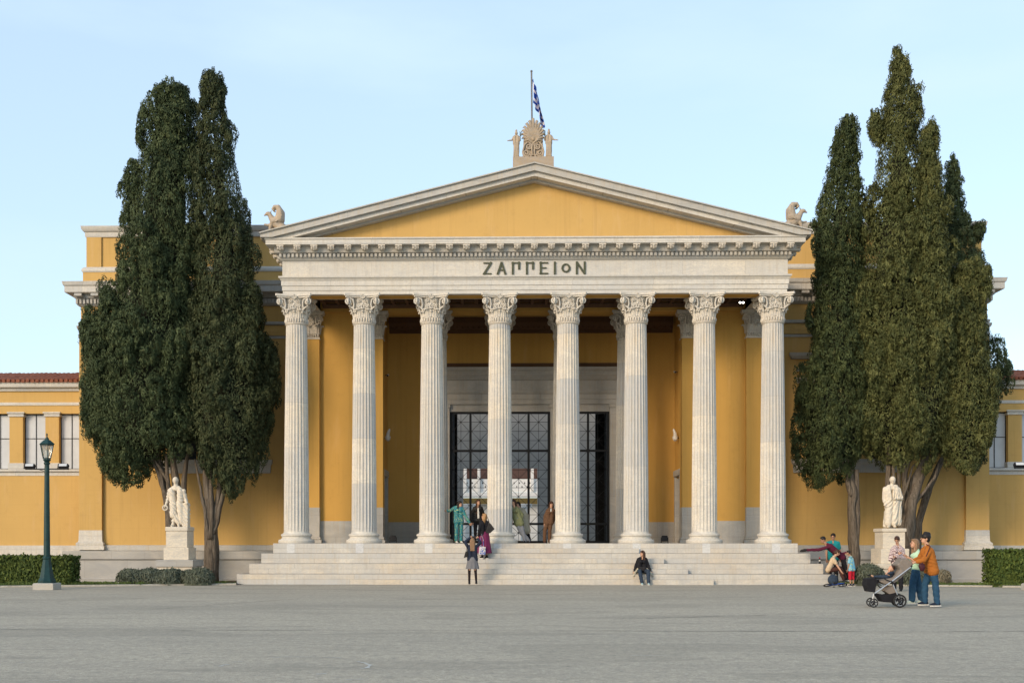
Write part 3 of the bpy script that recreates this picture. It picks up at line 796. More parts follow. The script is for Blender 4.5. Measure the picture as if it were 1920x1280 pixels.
# --- main block
WY = 49.0; HW = 19.8
mb = MB().mat(M['yellow'])
zA0, zA1 = PZ(571, WY), PZ(524, WY, 150)
for sgn in (-1, 1):
    x0, x1 = sorted((AX+sgn*(2.5*PITCH+.5), AX+sgn*HW))
    mb.box(x0, x1, WY, WY+.6, 1.45, 12.88)
    x0, x1 = sorted((AX+sgn*(HW-.6), AX+sgn*HW)); mb.box(x0, x1, WY+.6, 75, 0, 12.88)
mb.box(AX-2.5*PITCH-.5, AX+2.5*PITCH+.5, WY, WY+.44, 11.45, 12.88)
mb.build('main_wall', BL, ang=15)
for sgn in (-1, 1):     # corner pilasters + intermediate one beside the portico side
    for d in (HW-.48,):
        X = AX+sgn*d
        mb = MB().mat(M['yellow']); mb.box(X-.5, X+.5, WY-.17, WY+.05, 2.1, 11.05)
        o = mb.build('corner_pilaster', BL, ang=15)
        b = MB().mat(M['marble']); b.mould([(X-.5, WY-.01), (X-.5, WY-.17), (X+.5, WY-.17), (X+.5, WY-.01)], [(-.1, 1.24), (.14, 1.24), (.14, 1.40), (.09, 1.43), (.11, 1.48), (.11, 1.54), (.05, 1.58), (.02, 1.64), (.005, 2.1), (-.1, 2.1)])
        b.build('base', o)
        c = MB().mat(M['marble_grey']); c.mould([(X-.5, WY-.01), (X-.5, WY-.17), (X+.5, WY-.17), (X+.5, WY-.01)], [(-.1, 10.55), (.03, 10.55), (.03, 10.62), (.01, 10.64), (.01, 10.85), (.07, 10.93), (.09, 11.05), (-.1, 11.05)])
        c.build('capital', o)
        # attic pilaster
        a = MB().mat(M['yellow']); a.box(X-.1-.33 if sgn > 0 else X+.1-.33, X-.1+.33 if sgn > 0 else X+.1+.33, WY+.17, WY+.32, 13.0, 15.0); 
Wp = lambda e, y=WY, back=75: [(AX-HW-e, back), (AX-HW-e, y), (AX+HW+e, y), (AX+HW+e, back)]
mb = MB().mat(M['marble_grey'])
XP = 2.5*PITCH+.55
HALVES = ([(AX-HW, 75), (AX-HW, WY), (AX-XP, WY)], [(AX+XP, WY), (AX+HW, WY), (AX+HW, 75)])
for h_ in HALVES:
    mb.mould(h_, [(-.4, 11.07), (.05, 11.09), (.09, 11.12), (.10, 11.22), (.03, 11.25), (-.4, 11.25)])
    mb.mould(h_, [(-.4, 10.5), (.03, 10.5), (.03, 10.62), (-.4, 10.62)])
mb.build('string_course', BL, ang=25)
mb = MB().mat(M['yellow']); [mb.mould(h_, [(-.4, 10.63), (.06, 10.63), (.06, 10.83), (.04, 10.85), (.04, 11.06), (-.4, 11.06)]) for h_ in HALVES]; mb.build('fascia', BL, ang=25)
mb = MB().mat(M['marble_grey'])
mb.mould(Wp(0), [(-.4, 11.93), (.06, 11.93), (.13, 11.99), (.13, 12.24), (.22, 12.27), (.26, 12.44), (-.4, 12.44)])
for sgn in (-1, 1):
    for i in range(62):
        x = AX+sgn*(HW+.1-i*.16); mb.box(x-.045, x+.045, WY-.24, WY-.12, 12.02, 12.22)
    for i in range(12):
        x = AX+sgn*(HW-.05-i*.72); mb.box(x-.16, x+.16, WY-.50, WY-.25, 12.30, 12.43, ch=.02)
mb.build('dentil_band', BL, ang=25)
mb = MB().mat(M['marble'])
mb.mould(Wp(0), [(-.6, 12.443), (.50, 12.443), (.53, 12.47), (.53, 12.72), (.58, 12.76), (.62, 12.92), (-.6, 12.97)])
mb.build('main_cornice', BL, ang=25)
# attic
mb = MB().mat(M['marble'])
WA = [(AX-HW-.02+.22, 75), (AX-HW+.2, WY+.2), (AX+HW-.2, WY+.2), (AX+HW-.22+.02, 75)]
mb.build('unused') if False else None
mb = MB().mat(M['yellow'])
mb.mould(WA, [(-.4, 12.9), (.14, 12.9), (.14, 13.46), (-.4, 13.46)]); mb.mould(WA, [(-.4, 13.62), (.0, 13.62), (.0, 15.03), (-.4, 15.03)])
for sgn in (-1, 1):
    X = AX+sgn*(HW-.2-.32); mb.box(X-.33, X+.33, WY+.13, WY+.25, 13.71, 15.02)
mb.build('attic_wall', BL, ang=15)
mb = MB().mat(M['marble'])
mb.mould(WA, [(-.4, 13.463), (.16, 13.463), (.19, 13.52), (.19, 13.60), (.10, 13.70), (-.4, 13.70)])
mb.mould(WA, [(-.4, 15.03), (.06, 15.03), (.08, 15.10), (.08, 15.24), (.14, 15.27), (.20, 15.36), (.22, 15.49), (-.4, 15.52)])
mb.build('attic_cornice', BL, ang=25)
# podium
mb = MB().mat(M['marble_grey'])
for sgn in (-1, 1):
    x0, x1 = sorted((AX+sgn*9.6, AX+sgn*(HW+.02)))
    mb.box(x0, x1, WY-.12, WY+.1, 1.2, 1.449, ch=.02)
mb.build('wall_base', BL, ang=15)
for sgn in (-1, 1):
    x0, x1 = sorted((AX+sgn*9.6, AX+sgn*(HW+.1)))
    mb = MB().mat(M['podium']); mb.box(x0-.03, x1+.03, 47.22, WY+.3, .84, 1.2, ch=.02); mb.box(x0, x1, 47.3, WY+.3, .05, .838); mb.box(x0-.04, x1+.04, 47.24, WY+.3, -.7, .05, ch=.02)
    mb.build('podium', BL, ang=15)
# wing windows of main block (mostly behind the trees)
for sgn in (-1, 1):
    c = AX+sgn*13.85; mb = MB().mat(M['marble_grey'])
    hw = 2.35
    def S(p): return PZ(p, WY-.1)
    q = [(c-hw, WY), (c-hw, WY-.01), (c+hw, WY-.01), (c+hw, WY)]
    mb.mould(q, [(-.3, S(886)), (.08, S(886)), (.10, S(880)), (.10, S(872)), (.16, S(868)), (.18, S(861)), (-.3, S(861))])
    mb.mould([(c-hw+.12, WY), (c-hw+.12, WY-.01), (c+hw-.12, WY-.01), (c+hw-.12, WY)], [(-.3, S(719)), (.06, S(719)), (.08, S(709)), (-.3, S(709))])
    mb.mould([(c-hw+.10, WY), (c-hw+.10, WY-.01), (c+hw-.10, WY-.01), (c+hw-.10, WY)], [(-.3, S(697)), (.06, S(697)), (.06, S(691)), (-.3, S(691))])
    mb.mould([(c-hw-.02, WY), (c-hw-.02, WY-.01), (c+hw+.02, WY-.01), (c+hw+.02, WY)], [(-.3, S(674)), (.14, S(674)), (.24, S(668)), (.26, S(663)), (-.3, S(663))])
    o = mb.build('window_surround', BL, ang=25)
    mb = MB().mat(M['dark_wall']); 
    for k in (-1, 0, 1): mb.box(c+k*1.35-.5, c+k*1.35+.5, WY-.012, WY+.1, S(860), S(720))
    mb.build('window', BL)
# low side wings with tiled roofs
LY = 51.0
for sgn in (-1, 1):
    X0 = HW-.1; X1 = 33.0
    def xx(a, b): return sorted((AX+sgn*a, AX+sgn*b))
    z = dict(ridge=9.37, eave=8.86, c0=8.49, s1=7.98, s0=7.83, cap1=7.54, cap0=7.32, w1=7.47, w0=4.92, sill=4.62)
    mb = MB().mat(M['yellow']); a, b = xx(X0, X1)
    mb.box(a, b, LY, LY+.5, 1.43, z['sill']); mb.box(a, b, LY, LY+.5, z['w1'], z['c0']); 
    mb.box(a, b, LY+.5, LY+9, 1, 8.4)
    wing = mb.build('side_wing', BL, ang=15)
    wing['label'] = 'low %s side wing with tall paired panes under a tiled roof' % ('left' if sgn < 0 else 'right')
    mb = MB().mat(M['marble'])
    mb.box(a, b, LY-.08, LY+.5, .8, 1.429); mb.box(a, b, LY-.02, LY+.3, z['sill']+.002, z['w0']-.12); mb.box(a, b, LY-.12, LY+.3, z['w0']-.118, z['w0']-.001, ch=.02)
    mb.box(a, b, LY-.04, LY+.2, z['s0'], z['s1'], ch=.02)
    pth = [(a, LY), (b, LY)]
    mb.mould(pth, [(-.2, z['c0']), (.08, z['c0']), (.10, z['c0']+.12), (.26, z['c0']+.16), (.28, z['c0']+.34), (.34, z['eave']+.0), (-.2, z['eave'])])
    mb.build('trim', wing, ang=25)
    # roof: barrel tiles
    mb = MB().mat(M['tile']); nr = int((X1-X0)/.22)
    mb.prism_y([(a, z['eave']), (b, z['eave']), (b, z['eave']+.02), (a, z['eave']+.02)], LY-.34, LY+.3)
    pitch = R(20)
    for i in range(nr):
        x = AX+sgn*(X0+.1+i*.22)
        pts = [(x, LY-.38+4*t*math.cos(pitch), z['eave']+.06+random.uniform(-.01, .01)+t*.86) for t in (0, .04, .25, .5, .75, 1)]
        mb.tube(pts, .085, 8)
    mb.add([(a, LY-.34, z['eave']+.03), (b, LY-.34, z['eave']+.03), (b, LY+3.38, z['eave']+.84), (a, LY+3.38, z['eave']+.84)], [(0, 1, 2, 3)])
    mb.build('roof', wing, ang=50)
    mb = MB().mat(M['yellow']); mc = MB().mat(M['marble'])
    k = 0
    while True:
        wc = 21.07+1.66*k
        if wc+1 > X1: break
        p = wc+.83; X = AX+sgn*p
        mb.box(X-.31, X+.31, LY, LY+.5, z['sill']+.3, z['cap0'])
        mc.box(X-.36, X+.36, LY-.05, LY+.5, z['cap0'], z['cap1']-.07, ch=.02); mc.box(X-.40, X+.40, LY-.09, LY+.45, z['cap1']-.07, z['cap1'], ch=.01); mc.box(X-.36, X+.36, LY-.05, LY+.5, z['w0']-.001, z['w0']+.28, ch=.02)
        X = AX+sgn*wc
        f = MB().mat(M['iron'])
        for q in (-.50, 0, .50): f.box(X+q-.017, X+q+.017, LY+.22, LY+.28, z['w0'], z['w1'])
        for zq in (z['w0']+.03, z['w0']+1.42, z['w1']-.04): f.box(X-.475, X+.475, LY+.224, LY+.276, zq-.016, zq+.016)
        f.mat(M['pane']); f.box(X-.51, X+.51, LY+.245, LY+.262, z['w0'], z['w1'])
        f.build('window', wing, ang=15)
        k += 1
    mb.build('pier', wing, ang=15); mc.build('pier_capital', wing, ang=15)

# small fixtures on the portico
def wall_lamp(px, sgn):
    p = P(px, 818, 48.2); x = AX+sgn*(2.5*PITCH-.42-(-.12))
    o = empty('wall_lamp', (x, 48.2, p.z), 'white upright torch shaped lamp on the %s porch wall' % ('left' if sgn < 0 else 'right'), 'lamp', 'white wall lamps in the porch')
    mb = MB().mat(M['white_paint'])
    mb.lathe([(.03, -.18), (.10, -.12), (.12, -.02), (.12, .02), (.02, .03)], 14, TR(-sgn*.16, 0, -.02)); mb.build('bowl', o, True)
    mb = MB().mat(M['white_paint']); mb.tube([(-sgn*.16, 0, 0), (-sgn*.17, 0, .14), (-sgn*.22, 0, .28), (-sgn*.24, 0, .34)], [.09, .07, .045, .01], 8); mb.build('shade', o, True)
    mb = MB().mat(M['black']); mb.tube([(0, 0, -.05), (-sgn*.16, 0, -.1)], .02, 6); mb.build('bracket', o, True)
wall_lamp(729, -1); wall_lamp(1260, 1)
def cctv(px, py, sgn):
    p = P(px, py, 48.6); o = empty('security_camera', (AX+sgn*(2.5*PITCH-.30), 48.6, p.z), 'small white security camera high on the %s porch wall' % ('left' if sgn < 0 else 'right'), 'camera', 'security cameras in the porch')
    mb = MB().mat(M['black']); mb.tube([(0, 0, 0), (-sgn*.12, 0, .0)], .02, 6); mb.build('bracket', o, True)
    mb = MB().mat(M['white_paint']); mb.tube([(-sgn*.12, .1, .02), (-sgn*.12, -.14, -.04)], .045, 10); mb.mat(M['black']); mb.tube([(-sgn*.12, -.13, -.04), (-sgn*.12, -.16, -.048)], .04, 10); mb.build('housing', o, True)
cctv(733, 703, -1); cctv(1253, 697, 1)
for px, w in ((737, 'left'), (1246, 'right')):
    p = P(px, 1017, 46.2); o = empty('floor_floodlight', (p.x, 46.2, PLAT), 'black floodlight on the floor at the %s porch doorway' % w, 'floodlight', 'floodlights on the portico floor')
    mb = MB().mat(M['black']); mb.box(-.12, .12, -.06, .06, .08, .32, ch=.02); mb.build('housing', o, True)
    mb = MB().mat(M['pane']); mb.box(-.09, .09, .061, .066, .11, .29); mb.build('lens', o, True)
    mb = MB().mat(M['black']); mb.box(-.15, -.125, -.03, .03, 0, .25); mb.box(.125, .15, -.03, .03, 0, .25); mb.box(-.15, .15, -.09, .09, 0, .02); mb.build('bracket', o, True)
p = P(1390, 569, 45.2)
o = empty('ceiling_spotlight', (p.x, 45.2, p.z), 'lit twin spotlight under the ceiling behind the last two columns', 'spotlight')
mb = MB().mat(M['black']); mb.box(-.14, .14, -.05, .10, .0, .10); mb.tube([(0, .05, .1), (0, .05, 11.56-p.z)], .015, 6); mb.build('housing', o, True)
mb = MB().mat(M['lit']); mb.ball((-.06, -.05, .03), (.045, .03, .035)); mb.ball((.06, -.05, .03), (.045, .03, .035)); mb.build('bulb', o, True)

# ================================================================== ROOF SCULPTURE
def griffin(px, sgn, label):
    p = P(px, 424, 43.3); z0 = 13.45
    o = empty('griffin_statue', (p.x, 43.3, 13.36), label, 'statue', 'griffins on the pediment corners')
    b = MB().mat(M['old_marble']); b.prism_y([(-.55, -.12), (.60, -.12), (.60, .20), (-.50, .14)] if sgn < 0 else [(-.60, -.12), (.55, -.12), (.50, .14), (-.60, .20)], -.28, .28); b.build('plinth', o, True)
    s_ = sgn   # facing direction in x
    A = lambda x, z, y=0: (s_*x, y, z+.14)
    pr = [('c', A(-.22, .24), .20, A(.06, .46), .19), ('c', A(.06, .46), .17, A(.20, .66), .11), ('c', A(.20, .66), .10, A(.26, .78), .085),
          ('e', A(.31, .80), (.12, .085, .085)), ('c', A(.36, .79), .055, A(.46, .74), .03), ('c', A(.22, .84), .025, A(.19, .94), .014),
          ('c', A(.14, .44, -.1), .085, A(.22, .22, -.1), .065), ('c', A(.22, .22, -.1), .06, A(.23, .03, -.1), .055), ('c', A(.23, .03, -.1), .05, A(.34, .02, -.1), .045),
          ('c', A(.14, .44, .1), .085, A(.32, .38, .1), .06), ('c', A(.32, .38, .1), .055, A(.47, .42, .1), .035), ('c', A(.14, .44, .1), .07, A(.16, .03, .1), .055),
          ('c', A(-.25, .22, -.1), .17, A(-.06, .12, -.12), .09), ('c', A(-.10, .08, -.12), .07, A(.02, .03, -.12), .05),
          ('c', A(-.25, .22, .1), .17, A(-.08, .10, .12), .08),
          ('c', A(-.36, .14), .05, A(-.48, .12), .04), ('c', A(-.48, .12), .035, A(-.52, .28), .03), ('c', A(-.52, .28), .04, A(-.45, .38), .025)]
    fuse('body', pr, .017, M['old_marble'], o)
    for yy in (-.10, .10):
        wg = [('c', A(.10, .48, yy), .13, A(-.14, .58, yy), .16), ('c', A(-.14, .56, yy), .17, A(-.17, .84, yy), .15), ('c', A(-.17, .84, yy), .14, A(-.10, 1.02, yy), .10),
              ('c', A(-.10, 1.02, yy), .095, A(.05, 1.05, yy), .065), ('c', A(.05, 1.05, yy), .06, A(.13, .96, yy), .04), ('c', A(.13, .96, yy), .04, A(.07, .91, yy), .035)]
        for i in range(5): wg.append(('c', A(-.02-.05*i, .42+.03*i, yy*2.4), .018, A(-.28+.02*i, .68+.07*i, yy*2.4), .014))
        w_ = fuse('wing', wg, .015, M['old_marble'], o)
griffin(518, -1, 'weathered stone griffin facing left on the left pediment corner')
griffin(1490, 1, 'weathered stone griffin facing right on the right pediment corner')

TY0 = 42.95
topz = PZ(297, TY0)
o = empty('palmette_ornament', (AX-.04, TY0, 15.75), 'tall carved stone palmette crowning the pediment peak', 'ornament')
b = MB().mat(M['old_marble']); b.box(-.78, .78, -.22, .30, 0, topz-15.75, ch=.01); b.build('plinth', o, True)
zb = topz-15.75
pm = MB().mat(M['old_marble'])
ang = [-80, -66, -53, -41, -30, -19, -9.5, 0, 9.5, 19, 30, 41, 53, 66, 80]
for a in ang:
    q_a = abs(a)/80; L = .90*(1-.66*q_a**1.0); c = R(a); b0 = (0, .0, zb+.58)
    mid = (math.sin(c)*L*.55, -.04, zb+.62+math.cos(c)*L*.60+.05*q_a)
    end = (math.sin(c)*L*1.0, .0, zb+.62+math.cos(c)*L+.02*q_a)
    tip = (math.sin(c)*(L+.02)+(.05 if a > 0 else -.05 if a < 0 else 0), .05, zb+.62+math.cos(c)*L-.02)
    pm.tube([b0, mid, end, tip], [.03, .068, .05, .014], 7)
pm.ball((0, -.03, zb+.74), (.09, .07, .10)); pm.prism_y([(-.36, zb+.02), (.38, zb+.02), (.38, zb+.55), (.36, zb+.95), (-.36, zb+.95), (-.38, zb+.55)], .04, .14)
pm.prism_y([(-.30, zb+.8), (.30, zb+.8), (.22, zb+1.15), (.0, zb+1.30), (-.22, zb+1.15)], .05, .12)
for hnd in (-1, 1):
    pm.tube(spiral(hnd*.17, zb+.45, .13, 1.7, hnd, 0, PI/2)+[], .032, 6)
    pm.tube([(hnd*.05, 0, zb+.02), (hnd*.12, 0, zb+.16)]+spiral(hnd*.26, zb+.20, .14, 1.6, hnd, 0, PI if hnd > 0 else 0), .035, 6)
    pm.tube([(hnd*.36, 0, zb+.02), (hnd*.40, 0, zb+.25), (hnd*.34, 0, zb+.5), (hnd*.22, 0, zb+.62), (hnd*.08, 0, zb+.60)], .035, 6)
    pm.tube([(hnd*.04, -.01, zb+.1), (hnd*.05, -.01, zb+.4), (hnd*.02, -.01, zb+.65)], .03, 6)
    pm.tube(spiral(hnd*.30, zb+.68, .07, 1.3, -hnd, 0, -PI/2, 12), .025, 6)
pm.build('carving', o, True)

def robed(prx, base_z, y, h, side, name, label):
    o = empty(name, (prx, y, base_z), label, 'statue', 'robed figures beside the palmette'); k = h/1.7
    V = lambda x, yy, z: (x*k, yy*k, z*k)
    pr = [('c', V(-.09, 0, .95), .12*k, V(-.10, 0, 1.38), .10*k), ('c', V(.09, 0, .95), .12*k, V(.10, 0, 1.38), .10*k), ('c', V(0, 0, 1.4), .06*k, V(0, 0, 1.52), .05*k),
          ('e', V(0, -.01, 1.60), (.10*k, .11*k, .13*k)), ('c', V(-.06, 0, .95), .12*k, V(-.08, 0, .06), .10*k), ('c', V(.06, 0, .95), .12*k, V(.09, -.04, .06), .10*k),
          ('c', V(side*.17, 0, 1.38), .06*k, V(side*.28, -.04, 1.15), .05*k), ('c', V(side*.28, -.04, 1.15), .045*k, V(side*.50, -.12, 1.10), .035*k), ('e', V(side*.54, -.13, 1.09), (.05*k, .03*k, .03*k)),
          ('c', V(-side*.17, 0, 1.38), .06*k, V(-side*.25, -.03, 1.12), .05*k), ('c', V(-side*.25, -.03, 1.12), .045*k, V(-side*.24, -.12, 1.32), .035*k),
          ('c', V(0, 0, 1.70), .07*k, V(0, 0, 1.78), .07*k)]
    for i in range(7):
        x = -.14+.045*i; pr.append(('c', V(x*.7, -.11, 1.0), .012*k, V(x*1.1, -.12, .08), .02*k))
    fuse('figure', pr, .014, M['old_marble'], o, None, 2, ((1, .3, .05), 50, .014, 1.3*k))
    mb = MB().mat(M['bronze'])
    mb.tube([V(-side*.24, -.14, 1.1), V(-side*.27, -.14, 1.45), V(-side*.30, -.14, 1.66)], .012, 5)
    for q in (1.4, 1.5, 1.6): mb.tube([V(-side*.26, -.14, q-.06), V(-side*.36, -.14, q+.08)], [.012, .006], 4); mb.tube([V(-side*.26, -.14, q-.06), V(-side*.20, -.14, q+.08)], [.012, .006], 4)
    mb.build('branch', o, True)
robed(P(968, 300, TY0).x, topz, TY0, 1.02, -1, 'robed_statue', 'small robed stone figure left of the palmette on the pediment peak')
robed(P(1029, 300, TY0).x, topz, TY0, 1.04, 1, 'robed_statue', 'small robed stone figure right of the palmette on the pediment peak')

# flag
FY = 46.0; f0 = P(999, 300, FY); f1 = P(996.5, 134, FY)
o = empty('flag_on_pole', (f0.x, FY, 15.2), 'blue and white striped flag hanging limp from a pole above the pediment', 'flag')
mb = MB().mat(M['grey_pole']); mb.tube([(0, 0, 0), (f1.x-f0.x, 0, f1.z-15.2)], .035, 8); mb.ball((f1.x-f0.x, 0, f1.z-15.2), .05); mb.build('pole', o, True)
s = N('flag_cloth', .8, .2); uv = s.tc.outputs['UV']; sp = s.n('SeparateXYZ'); s.l(uv, sp.inputs[0])
st_ = s.math('FRACT', s.math('MULTIPLY', sp.outputs[1], 4.5)); sel = s.math('GREATER_THAN', st_, .5)
can = s.math('MULTIPLY', s.math('LESS_THAN', sp.outputs[0], .37), s.math('GREATER_THAN', sp.outputs[1], .444))
cu = s.math('LESS_THAN', s.math('ABSOLUTE', s.math('SUBTRACT', sp.outputs[0], .185)), .037); cv = s.math('LESS_THAN', s.math('ABSOLUTE', s.math('SUBTRACT', sp.outputs[1], .722)), .055)
cross = s.math('MAXIMUM', cu, cv); sel2 = s.mix(can, sel, cross)
M['flag'] = s.col(s.mix(sel2, (.01, .05, .30), (.62, .60, .66)))
me = bpy.data.meshes.new('cloth'); vs = []; uvs = []; nu, nv = 24, 24
zt_ = PZ(147, FY)-15.2; x0 = P(998, 147, FY).x-f0.x
for i in range(nu+1):
    u = i/nu
    for j in range(nv+1):
        v = j/nv          # 0 bottom of hoist .. 1 top
        zh = zt_-(1-v)*1.0
        fold = math.sin(u*PI*5)*.5+.5
        x = x0+.03+u*.25*(1+.8*(1-v))+.05*math.sin(u*14+v*3)
        z = zh-u*(.95+.15*math.sin(u*9))
        vs.append((x, .10*math.sin(u*PI*5+v*2)*(.3+u), z)); uvs.append((u, v))
fs = [(i*(nv+1)+j, (i+1)*(nv+1)+j, (i+1)*(nv+1)+j+1, i*(nv+1)+j+1) for i in range(nu) for j in range(nv)]
me.from_pydata(vs, [], fs); ul = me.uv_layers.new()
for lp in me.loops: ul.data[lp.index].uv = uvs[lp.vertex_index]
me.materials.append(M['flag']); smooth(me, 180); link('cloth', me, o)

# ================================================================== TREES
def quads(name, C, Nn, size, mat, parent, asp=1.5, loc=(0, 0, 0)):
    """leaf clusters: C centres, Nn normals -> small quads, one mesh"""
    n = len(C); up = rng.normal(size=(n, 3))*.6; up[:, 2] += 1.2
    t = np.cross(Nn, up); t /= np.linalg.norm(t, axis=1)[:, None]+1e-9; b = np.cross(Nn, t)
    sz = (size*rng.uniform(.6, 1.3, n))[:, None]; w = t*sz*.5; h = b*sz*.5*asp
    V = np.stack([C-w*.9-h, C+w*.9-h, C+w*.5+h, C-w*.5+h], 1).reshape(-1, 3)-np.array(loc)
    me = bpy.data.meshes.new(name); me.vertices.add(4*n); me.vertices.foreach_set('co', V.astype(np.float32).ravel())
    me.loops.add(4*n); me.loops.foreach_set('vertex_index', np.arange(4*n, dtype=np.int32))
    me.polygons.add(n); me.polygons.foreach_set('loop_start', np.arange(0, 4*n, 4, dtype=np.int32))
    me.update(calc_edges=True); me.validate(); me.materials.append(mat)
    return link(name, me, parent)

def fib(n):
    i = np.arange(n)+.5; ph = np.arccos(1-2*i/n); th = PI*(1+5**.5)*i
    return np.stack([np.cos(th)*np.sin(ph), np.sin(th)*np.sin(ph), np.cos(ph)], 1)
FIB = fib(74)
def crown_pts(prof, Y, dens=1.0, depth=.85, tall=1.0, lobe=.42, big=0):
    """prof: list of (py, xl, xr) from the outline; returns leaf centres + normals"""
    ys = np.array([p[0] for p in prof]); zl = []; cx = []; rx = []
    for py, a, b in prof:
        A = P(a, py, Y); B = P(b, py, Y); zl.append((A.z+B.z)/2); cx.append((A.x+B.x)/2); rx.append((B.x-A.x)/2)
    zl, cx, rx = map(np.array, (zl[::-1], cx[::-1], rx[::-1]))
    def env(z): return np.interp(z, zl, cx), np.interp(z, zl, rx)
    area = np.trapezoid(2*PI*rx*.92, zl) if hasattr(np, 'trapezoid') else np.trapz(2*PI*rx*.92, zl)
    # lobes: upright plumes hugging the envelope
    nl = max(6, int(area*.95*dens/(lobe/.42)**1.5))
    zg = np.linspace(zl[0], zl[-1], 400); pr = np.interp(zg, zl, rx)+.30; pr /= pr.sum()
    z = rng.choice(zg, nl, p=pr)+rng.uniform(-.1, .1, nl); th = rng.uniform(0, 2*PI, nl)
    c, r = env(z)
    lr = lobe*rng.uniform(.65, 1.25, nl)*np.clip(r/1.4, .45, 1.0); lh = lr*rng.uniform(1.3, 2.3, nl)*tall
    z = np.clip(z, zl[0]+lh*.7, np.maximum(zl[0]+lh*.7, zl[-1]-lh*1.0-.3)); c, r = env(z)
    rad = np.maximum(r-lr*1.0-.02+rng.uniform(-.30, .14, nl)*np.clip(r, .3, 1.2), 0)
    za = zl[-1]-np.array([.48, .66, .9, 1.25, 1.7, 2.2, 2.8, 3.4]); za = za[za > zl[0]+.6]; ka = len(za)     # leader at the tip
    ca, ra = env(za); nl += ka; z = np.append(z, za); c = np.append(c, ca); r = np.append(r, ra); th = np.append(th, rng.uniform(0, 2*PI, ka)); rad = np.append(rad, np.zeros(ka))
    lr = np.append(lr, np.clip(ra*.8, .03, .6)); lh = np.append(lh, np.clip(ra*2.5, .15, .5)); th = np.append(th[:nl-ka], rng.uniform(0, 2*PI, ka))
    L = np.stack([c+np.cos(th)*rad, Y+np.sin(th)*rad*depth, z], 1)
    out = np.stack([np.cos(th), np.sin(th), np.full(nl, .35)], 1); out /= np.linalg.norm(out, axis=1)[:, None]
    TC = []; TN = []; TRr = []
    for i in range(nl):
        m = max(8, int(34*(lr[i]*lh[i])/(.42*.75)))
        q = rng.normal(size=(m*2, 3)); q /= np.linalg.norm(q, axis=1)[:, None]
        q = q[(q@out[i]) > (-.15 if i < nl-ka else -1)][:m]
        ax = np.array([.22*np.cos(th[i]), .22*np.sin(th[i]), 1.]); 
        p = L[i]+q*np.array([lr[i], lr[i], lh[i]])+np.outer(q[:, 2]*lh[i], ax*np.array([1, 1, 0]))
        TC.append(p); TN.append(q); TRr.append(np.full(len(q), 1.0))
    TC = np.concatenate(TC); TN = np.concatenate(TN)
    m = len(TC); tr = rng.uniform(.09, .18, m)
    # leaves on each tuft
    Cs = []; Ns = []
    base = FIB[None]*np.ones((m, 1, 1)); jit = rng.normal(0, .25, base.shape); d = base+jit; d /= np.linalg.norm(d, axis=2)[:, :, None]
    dirn = TN+np.array([0, 0, .6]); dirn /= np.linalg.norm(dirn, axis=1)[:, None]
    keep = (np.einsum('ijk,ik->ij', d, dirn) > -.25) & (rng.random(d.shape[:2]) < .9)
    pos = TC[:, None, :]+d*tr[:, None, None]*np.array([.88, .88, 1.75])*rng.uniform(.8, 1.12, d.shape[:2])[:, :, None]
    nn = d+rng.normal(0, .38, d.shape); nn /= np.linalg.norm(nn, axis=2)[:, :, None]
    ni = int(area*300); zi = rng.choice(zg, ni, p=pr); ti = rng.uniform(0, 2*PI, ni); ci, ri = env(zi); ri = np.maximum(.05, (ri-.12)*rng.uniform(.72, .93, ni))
    IP = np.stack([ci+np.cos(ti)*ri, Y+np.sin(ti)*ri*depth, zi], 1); IN = np.stack([np.cos(ti), np.sin(ti), np.full(ni, .3)], 1)+rng.normal(0, .5, (ni, 3)); IN /= np.linalg.norm(IN, axis=1)[:, None]
    return np.concatenate([pos[keep], IP]), np.concatenate([nn[keep], IN]), (zl, cx, rx)
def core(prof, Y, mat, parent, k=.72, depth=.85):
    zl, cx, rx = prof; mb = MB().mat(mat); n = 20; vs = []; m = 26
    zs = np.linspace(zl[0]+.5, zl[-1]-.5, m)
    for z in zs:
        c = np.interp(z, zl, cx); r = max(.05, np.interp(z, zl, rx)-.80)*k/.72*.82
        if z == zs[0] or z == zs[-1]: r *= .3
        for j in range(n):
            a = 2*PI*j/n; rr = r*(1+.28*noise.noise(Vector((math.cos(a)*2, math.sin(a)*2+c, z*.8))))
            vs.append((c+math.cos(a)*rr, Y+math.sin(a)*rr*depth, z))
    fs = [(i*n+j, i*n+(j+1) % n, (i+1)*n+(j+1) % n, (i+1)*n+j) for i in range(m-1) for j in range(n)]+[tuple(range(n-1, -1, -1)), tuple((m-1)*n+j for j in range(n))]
    mb.add(vs, fs); return mb
